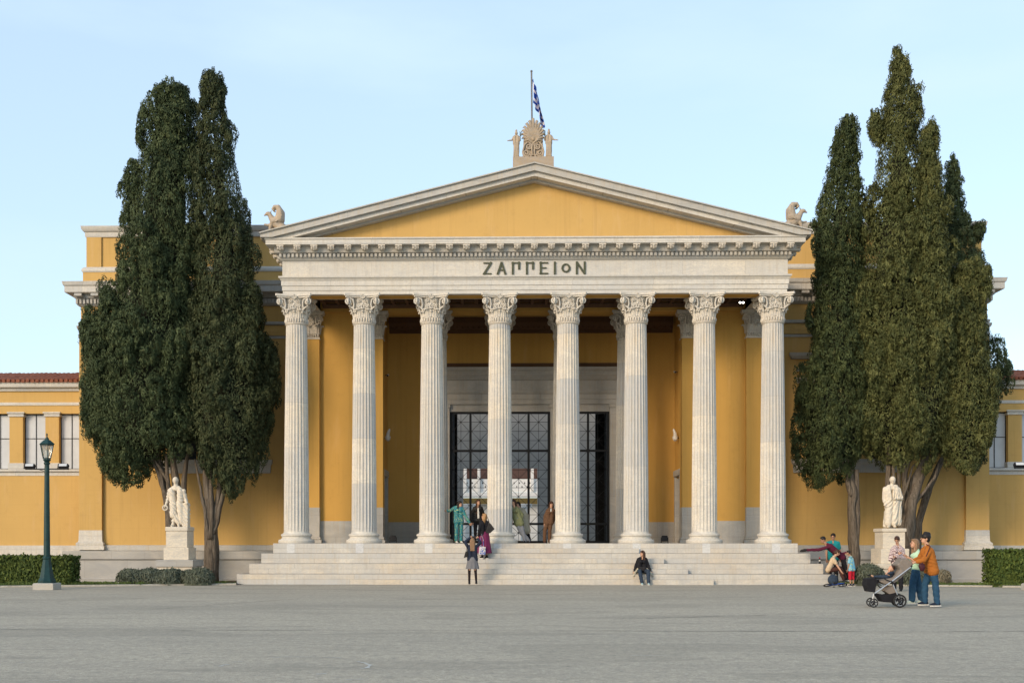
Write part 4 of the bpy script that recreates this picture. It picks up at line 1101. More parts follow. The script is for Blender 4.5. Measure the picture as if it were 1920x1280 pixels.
def stem(mb, pts, rad, seed=0):
    """pts 3D polyline; gnarled tube"""
    pts = [Vector(p) for p in pts]; out = []; rr = []
    for i in range(len(pts)-1):
        for t in np.linspace(0, 1, 7)[:-1]:
            p = pts[i].lerp(pts[i+1], t); k = i+t
            p = p+Vector((noise.noise(Vector((k*1.3, seed, 0))), noise.noise(Vector((k*1.3, seed, 7))), 0))*.09
            out.append(p); r = rad[i]+(rad[i+1]-rad[i])*t; rr.append(r*(1+.18*noise.noise(Vector((k*2.1, seed, 3)))))
    out.append(pts[-1]); rr.append(rad[-1])
    n = 14; up = None; vs = []
    for i, p in enumerate(out):
        d = (out[min(i+1, len(out)-1)]-out[max(i-1, 0)]).normalized()
        u = Vector((1, 0, 0)); u = (u-d*u.dot(d)).normalized(); w = d.cross(u)
        for j in range(n):
            a = 2*PI*j/n; q = rr[i]*(1+.22*noise.noise(Vector((math.cos(a)*1.6+seed, math.sin(a)*1.6, i*.12)))+.10*math.sin(a*5+i*.15))
            vs.append(p+u*math.cos(a)*q+w*math.sin(a)*q)
    fs = [(i*n+j, i*n+(j+1) % n, (i+1)*n+(j+1) % n, (i+1)*n+j) for i in range(len(out)-1) for j in range(n)]+[tuple(range(n-1, -1, -1)), tuple((len(out)-1)*n+j for j in range(n))]
    mb.add(vs, fs)
def tree(label, prof_list, Y, mat, stems, base, dens=1.0, lobe=.42, group='cypress trees before the facade'):
    bp = P(base[0], base[1], Y); o = empty('cypress_tree', (bp.x, Y, bp.z), label, 'tree', group)
    mb = MB().mat(M['bark'])
    for i, (pts, rad) in enumerate(stems):
        stem(mb, [P(a, b, Y+(q[0] if q else 0)) for a, b, *q in pts], rad, i*3.7+base[0])
    mb.build('trunk', o, ang=180)
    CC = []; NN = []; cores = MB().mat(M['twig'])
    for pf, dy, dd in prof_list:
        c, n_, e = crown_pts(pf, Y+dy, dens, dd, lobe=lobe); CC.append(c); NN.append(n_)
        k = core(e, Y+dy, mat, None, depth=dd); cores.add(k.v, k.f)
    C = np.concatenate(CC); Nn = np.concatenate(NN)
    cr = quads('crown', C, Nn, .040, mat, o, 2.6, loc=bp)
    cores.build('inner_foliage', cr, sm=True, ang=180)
    return o
A_ = [(156, 322, 336), (165, 302, 352), (185, 287, 362), (210, 278, 374), (250, 258, 382), (300, 250, 386), (350, 234, 388), (400, 229, 388), (450, 222, 390), (500, 214, 392), (550, 202, 394),
      (590, 180, 396), (620, 164, 398), (660, 160, 400), (700, 156, 402), (730, 152, 402), (780, 154, 402), (815, 168, 390), (845, 188, 350), (870, 200, 300), (890, 210, 288), (905, 225, 268)]
A2_ = [(590, 165, 185), (610, 152, 215), (650, 146, 245), (700, 142, 250), (740, 146, 250), (780, 150, 250), (815, 158, 240)]
B_ = [(135, 392, 406), (145, 378, 415), (165, 375, 420), (190, 374, 420), (230, 370, 430), (280, 366, 444), (330, 366, 456), (380, 366, 466), (430, 366, 474), (480, 364, 480), (530, 358, 486), (580, 350, 496),
      (640, 342, 506), (700, 338, 514), (760, 336, 514), (815, 345, 505), (850, 372, 492), (880, 392, 480), (910, 408, 466), (935, 425, 448)]
B2_ = [(640, 500, 518), (690, 480, 524), (735, 470, 532), (780, 470, 512), (840, 460, 506), (880, 455, 488)]
tree('broad blue green cypress behind the left statue, its top rounded', [(A_, 0, .8), (A2_, -.5, .8)], 45.6, M['cyp_a'],
     [([(330, 1075), (322, 1000), (318, 940), (302, 880), (285, 830)], [.24, .22, .20, .13, .08]), ([(335, 1075), (330, 980, -.1), (328, 900, -.1), (325, 830)], [.2, .19, .15, .1]),
      ([(326, 1000, -.1), (318, 940, -.2), (300, 900, -.2), (276, 845)], [.13, .12, .09, .06]), ([(322, 1020, -.2), (313, 950, -.2), (305, 905, -.2), (298, 850)], [.12, .11, .08, .05]), ([(338, 1000), (345, 920), (352, 850)], [.14, .12, .07]),
      ([(330, 960, -.2), (314, 900, -.25), (290, 860, -.2), (270, 838)], [.08, .07, .05, .03]), ([(318, 1000, -.1), (316, 900, -.25), (310, 850, -.2)], [.10, .08, .05])], (330, 1075), 1.0)
tree('narrow dark cypress with a bare fluted trunk beside the leftmost column', [(B_, 0, .8), (B2_, .2, .7)], 45.0, M['cyp_b'],
     [([(396, 1094), (394, 1020), (393, 950), (388, 900), (380, 850)], [.30, .22, .21, .15, .08]), ([(398, 1094), (400, 1000), (408, 930), (412, 870)], [.24, .18, .13, .08]), ([(400, 1000, -.1), (412, 955, -.1), (420, 915), (428, 870)], [.10, .10, .07, .05]),
      ([(392, 1010, -.15), (384, 950, -.15), (373, 905), (366, 860)], [.08, .07, .05, .03]), ([(396, 1010, -.18), (397, 940, -.18), (396, 880)], [.10, .09, .06])], (396, 1092), 1.05, .38)
C_ = [(216, 1584, 1592), (235, 1576, 1602), (260, 1566, 1610), (300, 1551, 1616), (350, 1538, 1620), (400, 1527, 1624), (450, 1524, 1628), (500, 1522, 1630), (550, 1519, 1632), (600, 1516, 1636), (650, 1508, 1640), (700, 1497, 1644),
      (750, 1489, 1646), (800, 1488, 1642), (850, 1496, 1630), (890, 1508, 1590), (914, 1522, 1548)]
D1_ = [(94, 1684, 1692), (110, 1674, 1700), (150, 1664, 1712), (190, 1656, 1728), (230, 1647, 1734), (280, 1636, 1735), (330, 1631, 1745), (400, 1614, 1760), (470, 1604, 1780), (550, 1598, 1790), (620, 1594, 1800), (700, 1590, 1806),
       (760, 1587, 1806), (795, 1590, 1800), (825, 1604, 1780), (850, 1625, 1755), (870, 1650, 1700)]
D2_ = [(228, 1740, 1750), (260, 1728, 1758), (320, 1720, 1766), (380, 1716, 1776), (440, 1712, 1786), (520, 1708, 1790), (600, 1706, 1796), (680, 1706, 1800)]
D3_ = [(488, 1800, 1835), (500, 1785, 1850), (540, 1775, 1857), (600, 1765, 1858), (660, 1760, 1860), (720, 1755, 1868), (780, 1752, 1868), (830, 1755, 1858), (870, 1775, 1845), (890, 1800, 1835)]
D0_ = [(205, 1631, 1638), (220, 1629, 1644), (238, 1634, 1650), (270, 1640, 1660)]
E_ = [(292, 1784, 1790), (330, 1772, 1798), (380, 1765, 1808), (430, 1762, 1822), (480, 1760, 1838), (550, 1765, 1850), (620, 1770, 1862), (655, 1780, 1882), (700, 1785, 1895), (750, 1790, 1886), (800, 1790, 1872), (850, 1790, 1856), (882, 1805, 1842)]
E2_ = [(418, 1838, 1844), (430, 1826, 1848), (445, 1822, 1838)]
tree('slim dark cypress with a single trunk beside the rightmost column', [(C_, 0, .8)], 45.4, M['cyp_c'],
     [([(1604, 1085), (1602, 1020), (1598, 960), (1597, 910), (1592, 860)], [.22, .19, .18, .17, .10]), ([(1598, 930, -.1), (1588, 895, -.1), (1578, 865)], [.11, .08, .05]), ([(1602, 1060, .05), (1606, 980), (1606, 880)], [.15, .12, .09])], (1602, 1085), 1.05, .38)
tree('tallest olive green cypress behind the right statue, many stems fanning up', [(D1_, 0, .8), (D2_, -1.0, .8), (D3_, -.4, .8), (D0_, 0, .8)], 45.2, M['cyp_d'],
     [([(1688, 1085), (1694, 1000), (1702, 960), (1716, 900), (1738, 845)], [.24, .24, .22, .19, .13]), ([(1706, 1070), (1705, 1000, -.3), (1712, 940, -.3), (1726, 890), (1760, 840)], [.25, .22, .19, .16, .1]),
      ([(1682, 1060), (1672, 960), (1666, 900), (1664, 830)], [.14, .12, .10, .07]), ([(1690, 1000), (1682, 930), (1688, 870), (1682, 820)], [.11, .10, .08, .06]), ([(1692, 960, -.1), (1697, 900, -.1), (1706, 860)], [.08, .07, .05]),
      ([(1714, 945, -.2), (1735, 920, -.2), (1752, 895, -.1), (1760, 868)], [.07, .06, .055, .04]), ([(1700, 960, .1), (1696, 900), (1694, 840)], [.12, .11, .08]), ([(1718, 930), (1734, 880), (1742, 840)], [.10, .09, .06]),
      ([(1690, 960, -.3), (1678, 905, -.3), (1676, 850)], [.07, .06, .05]), ([(1694, 930, -.3), (1704, 895, -.35), (1715, 870, -.3)], [.045, .04, .03])], (1696, 1080), 1.0, .46)
tree('dark bluish cypress at the far right, behind the tallest one', [(E_, 0, .8), (E2_, 0, .8)], 47.6, M['cyp_a'],
     [([(1716, 1075), (1722, 980), (1742, 910), (1775, 850), (1790, 800)], [.18, .16, .14, .12, .1])], (1716, 1070), .95)

# hedges and bushes
def bush(name, label, cat, x0, x1, y0, y1, z0, z1, mat, n, leaf_, round_=.35, group=None, box=False, asp=1.5, parts=True):
    c = Vector(((x0+x1)/2, (y0+y1)/2, z0)); C = []; Nn = []
    hx, hy, hz = (x1-x0)/2, (y1-y0)/2, (z1-z0)
    o = empty(name, c, label, cat, group)
    k = 0
    q = rng.uniform(-1, 1, (n*3, 3)); q[:, 2] = rng.uniform(0, 1, n*3)
    if box:
        f = rng.integers(0, 5, n*3)
        wts = np.array([hx*hz, hx*hz, hy*hz, hy*hz, hx*hy*1.5]); wts /= wts.sum(); f = rng.choice(5, n*3, p=wts)
        nn = np.zeros((n*3, 3))
        for ff, (a_, s_) in enumerate(((1, -1), (1, 1), (0, -1), (0, 1), (2, 1))): m = f == ff; q[m, a_] = s_; nn[m, a_] = s_
        q = q[:n]; nn = nn[:n]
        p = np.stack([c.x+q[:, 0]*hx, c.y+q[:, 1]*hy, z0+q[:, 2]*hz], 1)
    else:
        nb = max(1, int(round((x1-x0)/.5))); bc = np.linspace(x0+min(.45, hx), x1-min(.45, hx), nb); br = rng.uniform(.88, 1.06, nb)
        d = rng.normal(size=(n, 3)); d[:, 2] = abs(d[:, 2]); d /= np.linalg.norm(d, axis=1)[:, None]; nn = d.copy(); kb = rng.integers(0, nb, n)
        p = np.stack([bc[kb]+d[:, 0]*min(.5, hx), c.y+d[:, 1]*hy*br[kb], z0+d[:, 2]**.38*hz*br[kb]*.96], 1)
    wob = np.array([noise.noise(Vector((a*2.2, b*2.2, e*2.2))) for a, b, e in p]); amp = .06 if box else .07
    p = p+nn*(wob*amp)[:, None]+rng.normal(0, .025, p.shape)-nn*rng.uniform(0, .09, len(p))[:, None]
    p[:, 2] = np.maximum(p[:, 2], z0)
    nn = nn+rng.normal(0, .55, nn.shape); nn /= np.linalg.norm(nn, axis=1)[:, None]
    fo = quads('foliage', p, nn, leaf_, mat, o, asp, loc=c)
    mb = MB().mat(mat)
    if box: mb.box(x0+.1, x1-.1, y0+.1, y1-.1, z0, z1-.12)
    else:
        for b_ in bc: mb.ball((b_, c.y, z0), (min(.5, hx)*.8, hy*.78, hz*.78), 14)
    mb.build('inner_foliage', fo, sm=True)
    return o
hy = 39.4
bush('clipped_hedge', 'long clipped green hedge behind the lamp post at the left wing', 'hedge', -30, PX(130, hy), hy, hy+1.0, -.05, PZ(1043, hy, 60), M['hedge'], 36000, .06, box=True)
bush('clipped_hedge', 'clipped green hedge at the foot of the right wing', 'hedge', PX(1864, hy), 32, hy, hy+1.0, -.05, PZ(1030, hy, 1890), M['hedge'], 26000, .06, box=True)
by = 40.2
bush('lavender_bush', 'wide low grey green bush before the left statue pedestal', 'bush', PX(214, by), PX(335, by), by, by+1.0, 0, PZ(1067, by, 280)+.02, M['lavender'], 15000, .035, group='grey bushes along the kerb', asp=3.2)
bush('lavender_bush', 'smaller grey green bush against the bare trunk on the left', 'bush', PX(330, by), PX(392, by), by+.1, by+1.0, 0, PZ(1067, by, 350), M['lavender'], 8000, .035, group='grey bushes along the kerb', asp=3.2)
bush('lavender_bush', 'grey green bush between the boy and the stroller', 'bush', PX(1612, by), PX(1664, by), by, by+.9, 0, PZ(1058, by, 1630), M['lavender'], 9000, .035, group='grey bushes along the kerb', asp=3.2)
bush('lavender_bush', 'grey bush glimpsed behind the three strolling adults', 'bush', PX(1690, by), PX(1745, by), by, by+.9, 0, PZ(1066, by, 1720), M['lavender'], 8000, .035, group='grey bushes along the kerb', asp=3.2)
bush('dry_bush', 'dry brownish bush right of the man in orange', 'bush', PX(1752, by), PX(1790, by), by, by+.8, 0, PZ(1068, by, 1770), M['dry_bush'], 6000, .035, group='grey bushes along the kerb', asp=3.2)
# brick edging before the left hedge and grass tufts along the kerb
mb = MB().mat(M['brick'])
for sgn in (-1, 1):
    for i in range(80):
        X = AX+sgn*(19.2+i*.16)
        mb.ball((X, 38.85, .03), (.075, .06, .10), 8)
e = mb.build('brick_edging'); tag(e, None, None, None, 'structure')
C = []
for sgn in (-1, 1):
    for i in range(260):
        X = AX+sgn*random.choice((random.uniform(11.2, 20), random.uniform(14, 19))); Yk = kerb_y(X)+random.uniform(.12, .7); s0 = random.uniform(.03, .09)
        for j in range(26): C.append((X+random.gauss(0, .09), Yk+random.gauss(0, .06), bed_z(X, Yk)+random.uniform(.0, s0)+.02))
C = np.array(C); nn = rng.normal(size=C.shape); nn[:, 2] *= .25; nn /= np.linalg.norm(nn, axis=1)[:, None]
g = quads('grass', C, nn, .022, M['grass'], None, 4.5); tag(g, 'tufts of short grass along the kerb of the planting beds', 'grass', None, 'stuff')

# ================================================================== STATUES AND LAMPS
def rot2(v, a): c, s_ = math.cos(a), math.sin(a); return Vector((v[0]*c-v[1]*s_, v[0]*s_+v[1]*c, v[2]))
def hand(e, w, el, k, palmdir, curl=.5):
    w = Vector(w); d = (w-Vector(el)).normalized(); s_ = d.cross(Vector(palmdir)); 
    if s_.length < .1: s_ = d.orthogonal()
    s_.normalize(); n_ = s_.cross(d).normalized()
    e.tube([w-d*.015, w+d*.02, w+d*.055, w+d*.085], [.024*k, .030*k, .038*k, .030*k], 8, flat=.6)
    for i, (o, L) in enumerate(((-.027, .062), (-.009, .074), (.009, .070), (.026, .055))):
        b = w+d*.080+s_*o*k; m = b+d*L*.5*k+n_*curl*.012; t = b+d*L*(.95-.35*curl)*k+n_*curl*.045
        e.tube([b, m, t], [.0095*k, .009*k, .007*k], 6)
    b = w+d*.03-s_*.03*k
    e.tube([b, b+d*.03*k-s_*.022*k+n_*.008, b+d*.062*k-s_*.024*k+n_*.02], [.013*k, .011*k, .008*k], 6)
def pedestal(px, Y, w, tiers, sgn, label):
    c = PX(px, Y); o = empty('statue_pedestal', (c, Y+.45, 0), label, 'pedestal', 'pedestals before the wings')
    for i, (hw, z0, z1) in enumerate(tiers):
        mb = MB().mat(M['statue'] if i != 4 or sgn > 0 else M['podium']); mb.box(-hw, hw, -.45-(hw-w), .45+(hw-w), z0, z1, ch=.015); mb.build('block' if i != 2 else 'die', o, True, ang=20)
        if i == 2:
            m2 = MB().mat(M['podium'])
            for zz_, x0, x1 in ((1.86, -.16, .16), (1.80, -.20, .20), (1.74, -.12, .12)):
                x = x0
                while x < x1: L = random.uniform(.02, .05); m2.box(x, min(x+L, x1), -.4535-(hw-w), -.449-(hw-w), zz_-.012, zz_); x += L+.012
            m2.build('inscription', o, True)
    return o
def zY(py, Y, px): return P(px, py, Y).z
Yp = 42.0
zt1 = zY(987, Yp, 330)
pedestal(331, Yp, .40, [(.66, -.05, zY(1062, Yp, 330)), (.47, zY(1049, Yp, 330), zY(1026, Yp, 330)), (.40, zY(1026, Yp, 330), zt1-.16), (.42, zt1-.158, zt1), (.70, zY(1062, Yp, 330)+.002, zY(1049, Yp, 330)-.002)], -1, 'stepped pale marble pedestal carrying the statue with a wreath')
zt2 = zY(990, Yp, 1676)
pedestal(1676, Yp, .40, [(.66, -.05, zY(1066, Yp, 1676)), (.52, zY(1056, Yp, 1676), zY(1028, Yp, 1676)), (.41, zY(1028, Yp, 1676), zt2-.13), (.45, zt2-.128, zt2), (.70, zY(1066, Yp, 1676)+.002, zY(1056, Yp, 1676)-.002)], 1, 'yellowed marble pedestal carrying the coated statue on the right')
def rl(px0, Y0, z0):
    x0 = PX(px0, Y0)
    return lambda px, py, dy=0: (P(px, py, Y0+dy).x-x0, dy, P(px, py, Y0+dy).z-z0)
Ys = 42.5
q = rl(331, Ys, zt1); o = empty('toga_statue', (PX(331, Ys), Ys, zt1), 'marble man in a draped toga holding a wreath at his side', 'statue')
pr = [('e', q(329, 900, -.02), (.115, .125, .135)), ('e', q(329, 903.5, -.05), (.075, .08, .08)), ('c', q(329.5, 905, 0), .075, q(330, 912, 0), .085), ('c', q(321, 916.5, 0), .075, q(338, 916.5, 0), .075), ('c', q(325, 913.5, 0), .07, q(335, 913.5, 0), .07), ('c', q(322, 921, 0), .12, q(325, 945, 0), .13), ('c', q(338, 921, 0), .12, q(338, 945, 0), .13),
      ('c', q(325, 945, 0), .15, q(326, 965, 0), .15), ('c', q(338, 945, 0), .14, q(341, 978, .02), .12), ('c', q(326, 962, 0), .13, q(334, 978, -.02), .10), ('c', q(325, 975, -.02), .06, q(324.5, 984, -.02), .05), ('c', q(335, 978, -.04), .07, q(335, 984, -.05), .05), ('c', q(324, 985, -.05), .04, q(322, 985.5, -.16), .035), ('c', q(335, 985, -.06), .04, q(335, 985.8, -.18), .035),
      ('c', q(318, 919, 0), .07, q(315, 933, .03), .058), ('c', q(315, 933, .03), .055, q(312, 943, -.10), .04), ('c', q(312, 943, -.10), .035, q(310.5, 947, -.14), .03),
      ('c', q(344, 920, 0), .075, q(348, 936, .06), .08), ('c', q(348, 936, .05), .075, q(350, 941, -.10), .05), ('e', q(350.5, 943, -.12), (.05, .05, .035)),
      ('b', (q(343, 0)[0], q(353, 0)[0], -.08, .25, 0, q(0, 943)[2])),]
fuse('figure', pr, .014, M['statue'], o, lambda e: [hand(e, q(310.5, 946.5, -.14), q(314, 938, -.05), 1.1, (1, 0, 0), 1), e.tube([q(329, 899, -.12), q(329, 902, -.15), q(329, 903.5, -.13)], [.012, .02, .012], 6)], 1, ((.75, -.3, .62), 30, .022, q(0, 914)[2]))
cx, cy, cz = q(309.5, 951.5, -.16); mb = MB().mat(M['statue']); mb.tube([(cx+.088*math.cos(t), cy, cz+.088*math.sin(t)) for t in np.linspace(0, 2*PI, 29)], .028, 8); mb.build('wreath', o, True)
q = rl(1673, Ys, zt2); o = empty('coated_statue', (PX(1673, Ys), Ys, zt2), 'marble man in a long coat and wrapped cloak on the right pedestal', 'statue')
pr = [('e', q(1673.5, 899, -.02), (.115, .125, .135)), ('c', q(1666, 912, 0), .08, q(1680, 912, 0), .08), ('e', q(1675, 903, -.06), (.07, .07, .07)), ('c', q(1673, 905, 0), .07, q(1672, 912, 0), .08), ('c', q(1662, 915, 0), .08, q(1682, 915, 0), .08), ('c', q(1664, 918, 0), .14, q(1666, 942, 0), .15), ('c', q(1680, 918, 0), .13, q(1678, 942, 0), .15),
      ('c', q(1667, 942, 0), .15, q(1665, 980, 0), .13), ('c', q(1679, 942, 0), .14, q(1676, 980, 0), .12), ('c', q(1686, 925, .05), .09, q(1684, 980, .08), .11), ('c', q(1662, 960, .08), .08, q(1660, 985, .1), .09),
      ('c', q(1659, 916, 0), .08, q(1657.5, 935, .02), .07), ('c', q(1657.5, 935, .02), .065, q(1660, 946, -.08), .05), ('e', q(1661, 948, -.09), (.045, .05, .05)),
      ('c', q(1685, 917, 0), .08, q(1690, 934, 0), .07), ('c', q(1690, 934, 0), .065, q(1684, 934, -.14), .05), ('e', q(1682, 934, -.16), (.05, .04, .04)),
      ('c', q(1667, 986, -.05), .045, q(1665, 987, -.16), .035), ('c', q(1677, 986, -.05), .045, q(1679, 987, -.17), .035)]
pr += [('c', q(1668, 912, -.10), .025, q(1671, 936, -.16), .02), ('c', q(1677, 912, -.10), .025, q(1675, 936, -.16), .02)]
fuse('figure', pr, .014, M['statue'], o, lambda e: [hand(e, q(1682, 934, -.17), q(1688, 934, -.08), 1.1, (0, 0, -1), 1), e.tube([q(1675, 898, -.12), q(1675.5, 901, -.16), q(1675, 902.5, -.13)], [.012, .02, .012], 6)], 1, ((-.85, -.3, .42), 27, .022, q(0, 922)[2]))

def lamp(px, label):
    Yl = 36.9; x = PX(px, Yl); o = empty('street_lamp', (x, Yl, 0), label, 'street lamp', 'green street lamps on the plaza')
    k = Yl/F; Z = lambda py: EYE+(HY-py)*k
    mb = MB().mat(M['podium']); mb.box(-.34, .34, -.34, .34, -.05, .22, ch=.03); mb.build('stone_base', o, True)
    mb = MB().mat(M['lamp_green'])
    mb.lathe([(.30, .22), (.30, .30), (.27, .34), (.24, .40), (.20, .60), (.155, .85), (.13, 1.0), (.145, 1.02), (.145, 1.06), (.115, 1.10)], 8)
    mb.lathe([(.105, 1.08), (.075, Z(870)), (.10, Z(868)), (.10, Z(866)), (.06, Z(864))], 16); mb.lathe([(.05, Z(866)), (.13, Z(861)), (.13, Z(860)), (.04, Z(858))], 12); mb.build('post', o, True, ang=25)
    mb = MB().mat(M['lamp_green'])
    b0, b1 = Z(858), Z(832)
    for i in range(6):
        a_ = 2*PI*i/6; c_, s_ = math.cos(a_), math.sin(a_); mb.tube([(c_*.13, s_*.13, b0), (c_*.225, s_*.225, b1)], .012, 6)
    for r_, z_ in ((.13, b0), (.225, b1)): mb.tube([(r_*math.cos(2*PI*i/6), r_*math.sin(2*PI*i/6), z_) for i in range(7)], .014, 6)
    mb.lathe([(.25, b1), (.26, b1+.02), (.14, b1+.13), (.07, b1+.17), (.07, b1+.21), (.03, b1+.24), (.02, b1+.30), (.035, b1+.33), (.01, b1+.38)], 6)
    mb.build('lantern', o, True, ang=25)
    mb = MB().mat(M['glass']); mb.lathe([(.125, b0+.01), (.218, b1-.01)], 6, cap=False); mb.build('glass_pane', o, True, ang=20)
    mb = MB().mat(M['white_paint']); mb.lathe([(.04, b0), (.04, b0+.05), (.065, b0+.12), (.05, b0+.25), (.02, b0+.30)], 10); mb.build('bulb', o, True)
    mb = MB().mat(M['black']); za = Z(878); mb.tube([(-.72, 0, za), (.74, 0, za)], .020, 8); mb.tube([(-.3, 0, za), (0, 0, za-.10)], .01, 5); mb.build('cross_arm', o, True)
    for sx in (-1, 1):
        mb = MB().mat(M['black']); M4 = TR(sx*.56, -.02, za+.10) @ Matrix.Rotation(R(-28), 4, 'X'); mb.box(-.17, .17, -.06, .06, -.07, .07, M4, ch=.02); mb.box(-.19, .19, -.01, .01, -.10, -.08, M4); mb.box(-.19, -.175, -.01, .01, -.10, .02, M4); mb.box(.175, .19, -.01, .01, -.10, .02, M4); fl = mb.build('floodlight', o, True)
        mb = MB().mat(M['pane']); mb.box(-.13, .13, .061, .066, -.05, .05, M4); mb.box(-.13, .13, -.067, -.061, -.045, .045, M4); mb.build('lens', fl, True)
lamp(88, 'dark green lamp post with hexagonal lantern at the left hedge'); lamp(1943, 'lamp post at the right edge, only its floodlight arm and base showing')

# ================================================================== FIGURES
DEF = dict(pel=(0, 0, .93), hL=(.09, 0, .91), hR=(-.09, 0, .91), kL=(.10, -.02, .50), kR=(-.10, -.02, .50), aL=(.10, .02, .085), aR=(-.10, .02, .085),
           ch=(0, 0, 1.22), sL=(.175, 0, 1.395), sR=(-.175, 0, 1.395), eL=(.225, .03, 1.12), eR=(-.225, .03, 1.12), wL=(.235, -.04, .87), wR=(-.235, -.04, .87), nk=(0, 0, 1.44), hd=(0, -.015, 1.595))
def person(label, base, Y, z, h, face=0, over={}, sex='f', skin=None, hair=None, hairstyle='long', look=None, pitch=0, top=None, legs=None, shoes=None, group=None, vox=.013, bulk=1.0, curl=.5, heel=0):
    """joints in metres around the feet; 'over' gives joints as (px, py, dy) read off the survey"""
    skin = skin or SK; k = h/1.7; a = R(face); bx = PX(base, Y)
    o = empty('person', (bx, Y, z), label, 'person', group)
    J = {n_: rot2(Vector(v)*k, a) for n_, v in DEF.items()}
    for n_, q in over.items():
        if len(q) == 3 and abs(q[0]) > 50: p = P(q[0], q[1], Y+q[2]); J[n_] = Vector((p.x-bx, q[2], p.z-z))
        else: J[n_] = Vector(q)
    ks_ = .16 if sex == 'f' else .07
    for s_ in 'LR': d_ = (J['nk']-J['s'+s_])*ks_; d_.z *= .2; J['s'+s_] = J['s'+s_]+d_
    if heel:
        for n_ in J: J[n_].z += heel
    la = R(look if look is not None else face); E = Matrix.Rotation(la, 3, 'Z') @ Matrix.Rotation(R(pitch), 3, 'X')
    H = J['hd']; q = lambda v: H+E @ (Vector(v)*k)
    lerp = lambda A, B, t: J[A].lerp(J[B], t)
    def torso(t=0, waist=.0):
        out = []
        for s_ in 'LR':
            m = J['h'+s_].lerp(J['s'+s_], .45); c0 = J['pel'].lerp(J['nk'], .45); m = m.lerp(c0, .25)
            out += [('c', J['h'+s_]+Vector((0, 0, .02)), .092*k*bulk+t, m, (.074 if sex == 'f' else .09)*k*bulk+t), ('c', m, (.074 if sex == 'f' else .09)*k*bulk+t, J['s'+s_].lerp(J['nk'], .38)-(J['nk']-J['pel']).normalized()*.06*k, (.074 if sex == 'f' else .085)*k*bulk+t),
                    ('c', J['s'+s_]-Vector((0, 0, .008)), .044*k+t*.8, J['s'+s_].lerp(J['nk'], .8)+Vector((0, 0, .012*k)), .046*k+t*.6)]
        if sex == 'f':
            f = rot2((0, -1, 0), a)
            for s_ in 'LR': c = J['s'+s_].lerp(J['nk'], .5).lerp(J['pel'], .27)+f*.075*k; out.append(('e', c, (.046*k+t,)*3))
        return out
    def arms(t=0, end=1.0, which='LR'):
        out = []
        for s_ in which:
            S_, E_, W_ = J['s'+s_], J['e'+s_], J['w'+s_]
            if end <= .5: out.append(('c', S_, .05*k+t, S_.lerp(E_, end*2), .042*k+t*1.2))
            else: out += [('c', S_-Vector((0, 0, .01)), .045*k+t*.8, E_, .036*k+t), ('c', E_, .038*k+t, E_.lerp(W_, min(1, (end-.5)*2)), .026*k+t*1.1)]
        return out
    def leg(t=0, end=1.0, flare=0, which='LR'):
        out = []
        for s_ in which:
            A, B, C_ = J['h'+s_], J['k'+s_], J['a'+s_]
            out += [('c', A, .085*k*bulk+t, B, .055*k+t+flare*.4)]
            if end > .5: c1 = B.lerp(C_, .28); e1 = min(1, (end-.5)*2); out += [('c', B, .052*k+t+flare*.4, c1, .052*k+t+flare*.6), ('c', c1, .052*k+t+flare*.6, B.lerp(C_, e1), .032*k+t+flare)]
        return out
    body = torso()+arms()+leg()+[('c', J['nk']-Vector((0, 0, .03)), .055*k, lerp('nk', 'hd', .6), .048*k),
        ('e', q((0, .01, .025)), (.074*k, .092*k, .10*k), E.to_euler()), ('e', q((0, -.025, -.05)), (.052*k, .06*k, .062*k), E.to_euler())]
    def ex(e):
        for s_ in 'LR': hand(e, J['w'+s_], J['e'+s_], k, rot2((0.2 if s_ == 'R' else -.2, -1, 0), a), curl)
        e.tube([q((0, -.082, .02)), q((0, -.102, -.016)), q((0, -.086, -.026))], [.008*k, .013*k, .009*k], 6)
        for x in (-.077, .077): e.ball(q((x, .01, -.005)), (.012*k, .02*k, .03*k), 6, rot=E.to_euler())
        e.mat(M['eye'])
        for x in (-.03, .03):
            e.ball(q((x, -.083, .015)), (.012*k, .008*k, .007*k), 6, rot=E.to_euler()); e.ball(q((x, -.085, .038)), (.018*k, .008*k, .004*k), 6, rot=E.to_euler())
        e.mat(M['lip']); e.ball(q((0, -.086, -.055)), (.022*k, .010*k, .008*k), 6, rot=E.to_euler())
    fuse('body', body, vox*k, skin, o, ex, 2)
    if hair:
        hp = [('e', q((0, .022, .045)), (.086*k, .098*k, .096*k), E.to_euler()), ('e', q((0, .05, .0)), (.080*k, .062*k, .085*k), E.to_euler())]
        if hairstyle in ('long', 'mid', 'bob'):
            L = {'long': .36, 'mid': .22, 'bob': .10}[hairstyle]
            for x in (-.070, .070): hp += [('c', q((x, .015, .03)), .030*k, q((x*1.15, .03, -.10)), .032*k), ('c', q((x*1.15, .03, -.10)), .032*k, q((x*1.2, .05-(.0), -.08-L)), .028*k)]
            for x in (-.045, 0, .045): hp += [('c', q((x, .07, .02)), .045*k, q((x*1.3, .085, -.10-L)), .035*k)]
            hp.append(('e', q((0, -.055, .088)), (.065*k, .038*k, .028*k), E.to_euler()))
        elif hairstyle == 'bun':
            hp += [('e', q((0, .11, -.01)), (.04*k, .05*k, .035*k), E.to_euler()), ('e', q((0, -.05, .09)), (.06*k, .03*k, .025*k), E.to_euler())]
        elif hairstyle == 'short': hp[1] = ('e', q((0, .045, .02)), (.078*k, .058*k, .07*k), E.to_euler()); hp.append(('e', q((0, -.04, .105)), (.06*k, .045*k, .025*k), E.to_euler()))
        # cut the fringe away from the face by simply seating the hair back
        fuse('hair', hp, vox*k, hair, o, None, 1)
    if hairstyle == 'beanie':
        fuse('cap', [('e', q((0, .015, .055)), (.092*k, .108*k, .09*k), E.to_euler()), ('c', q((0, .06, .12)), .05*k, q((0, -.01, .125)), .05*k)], vox*k, H_black, o, None, 2)
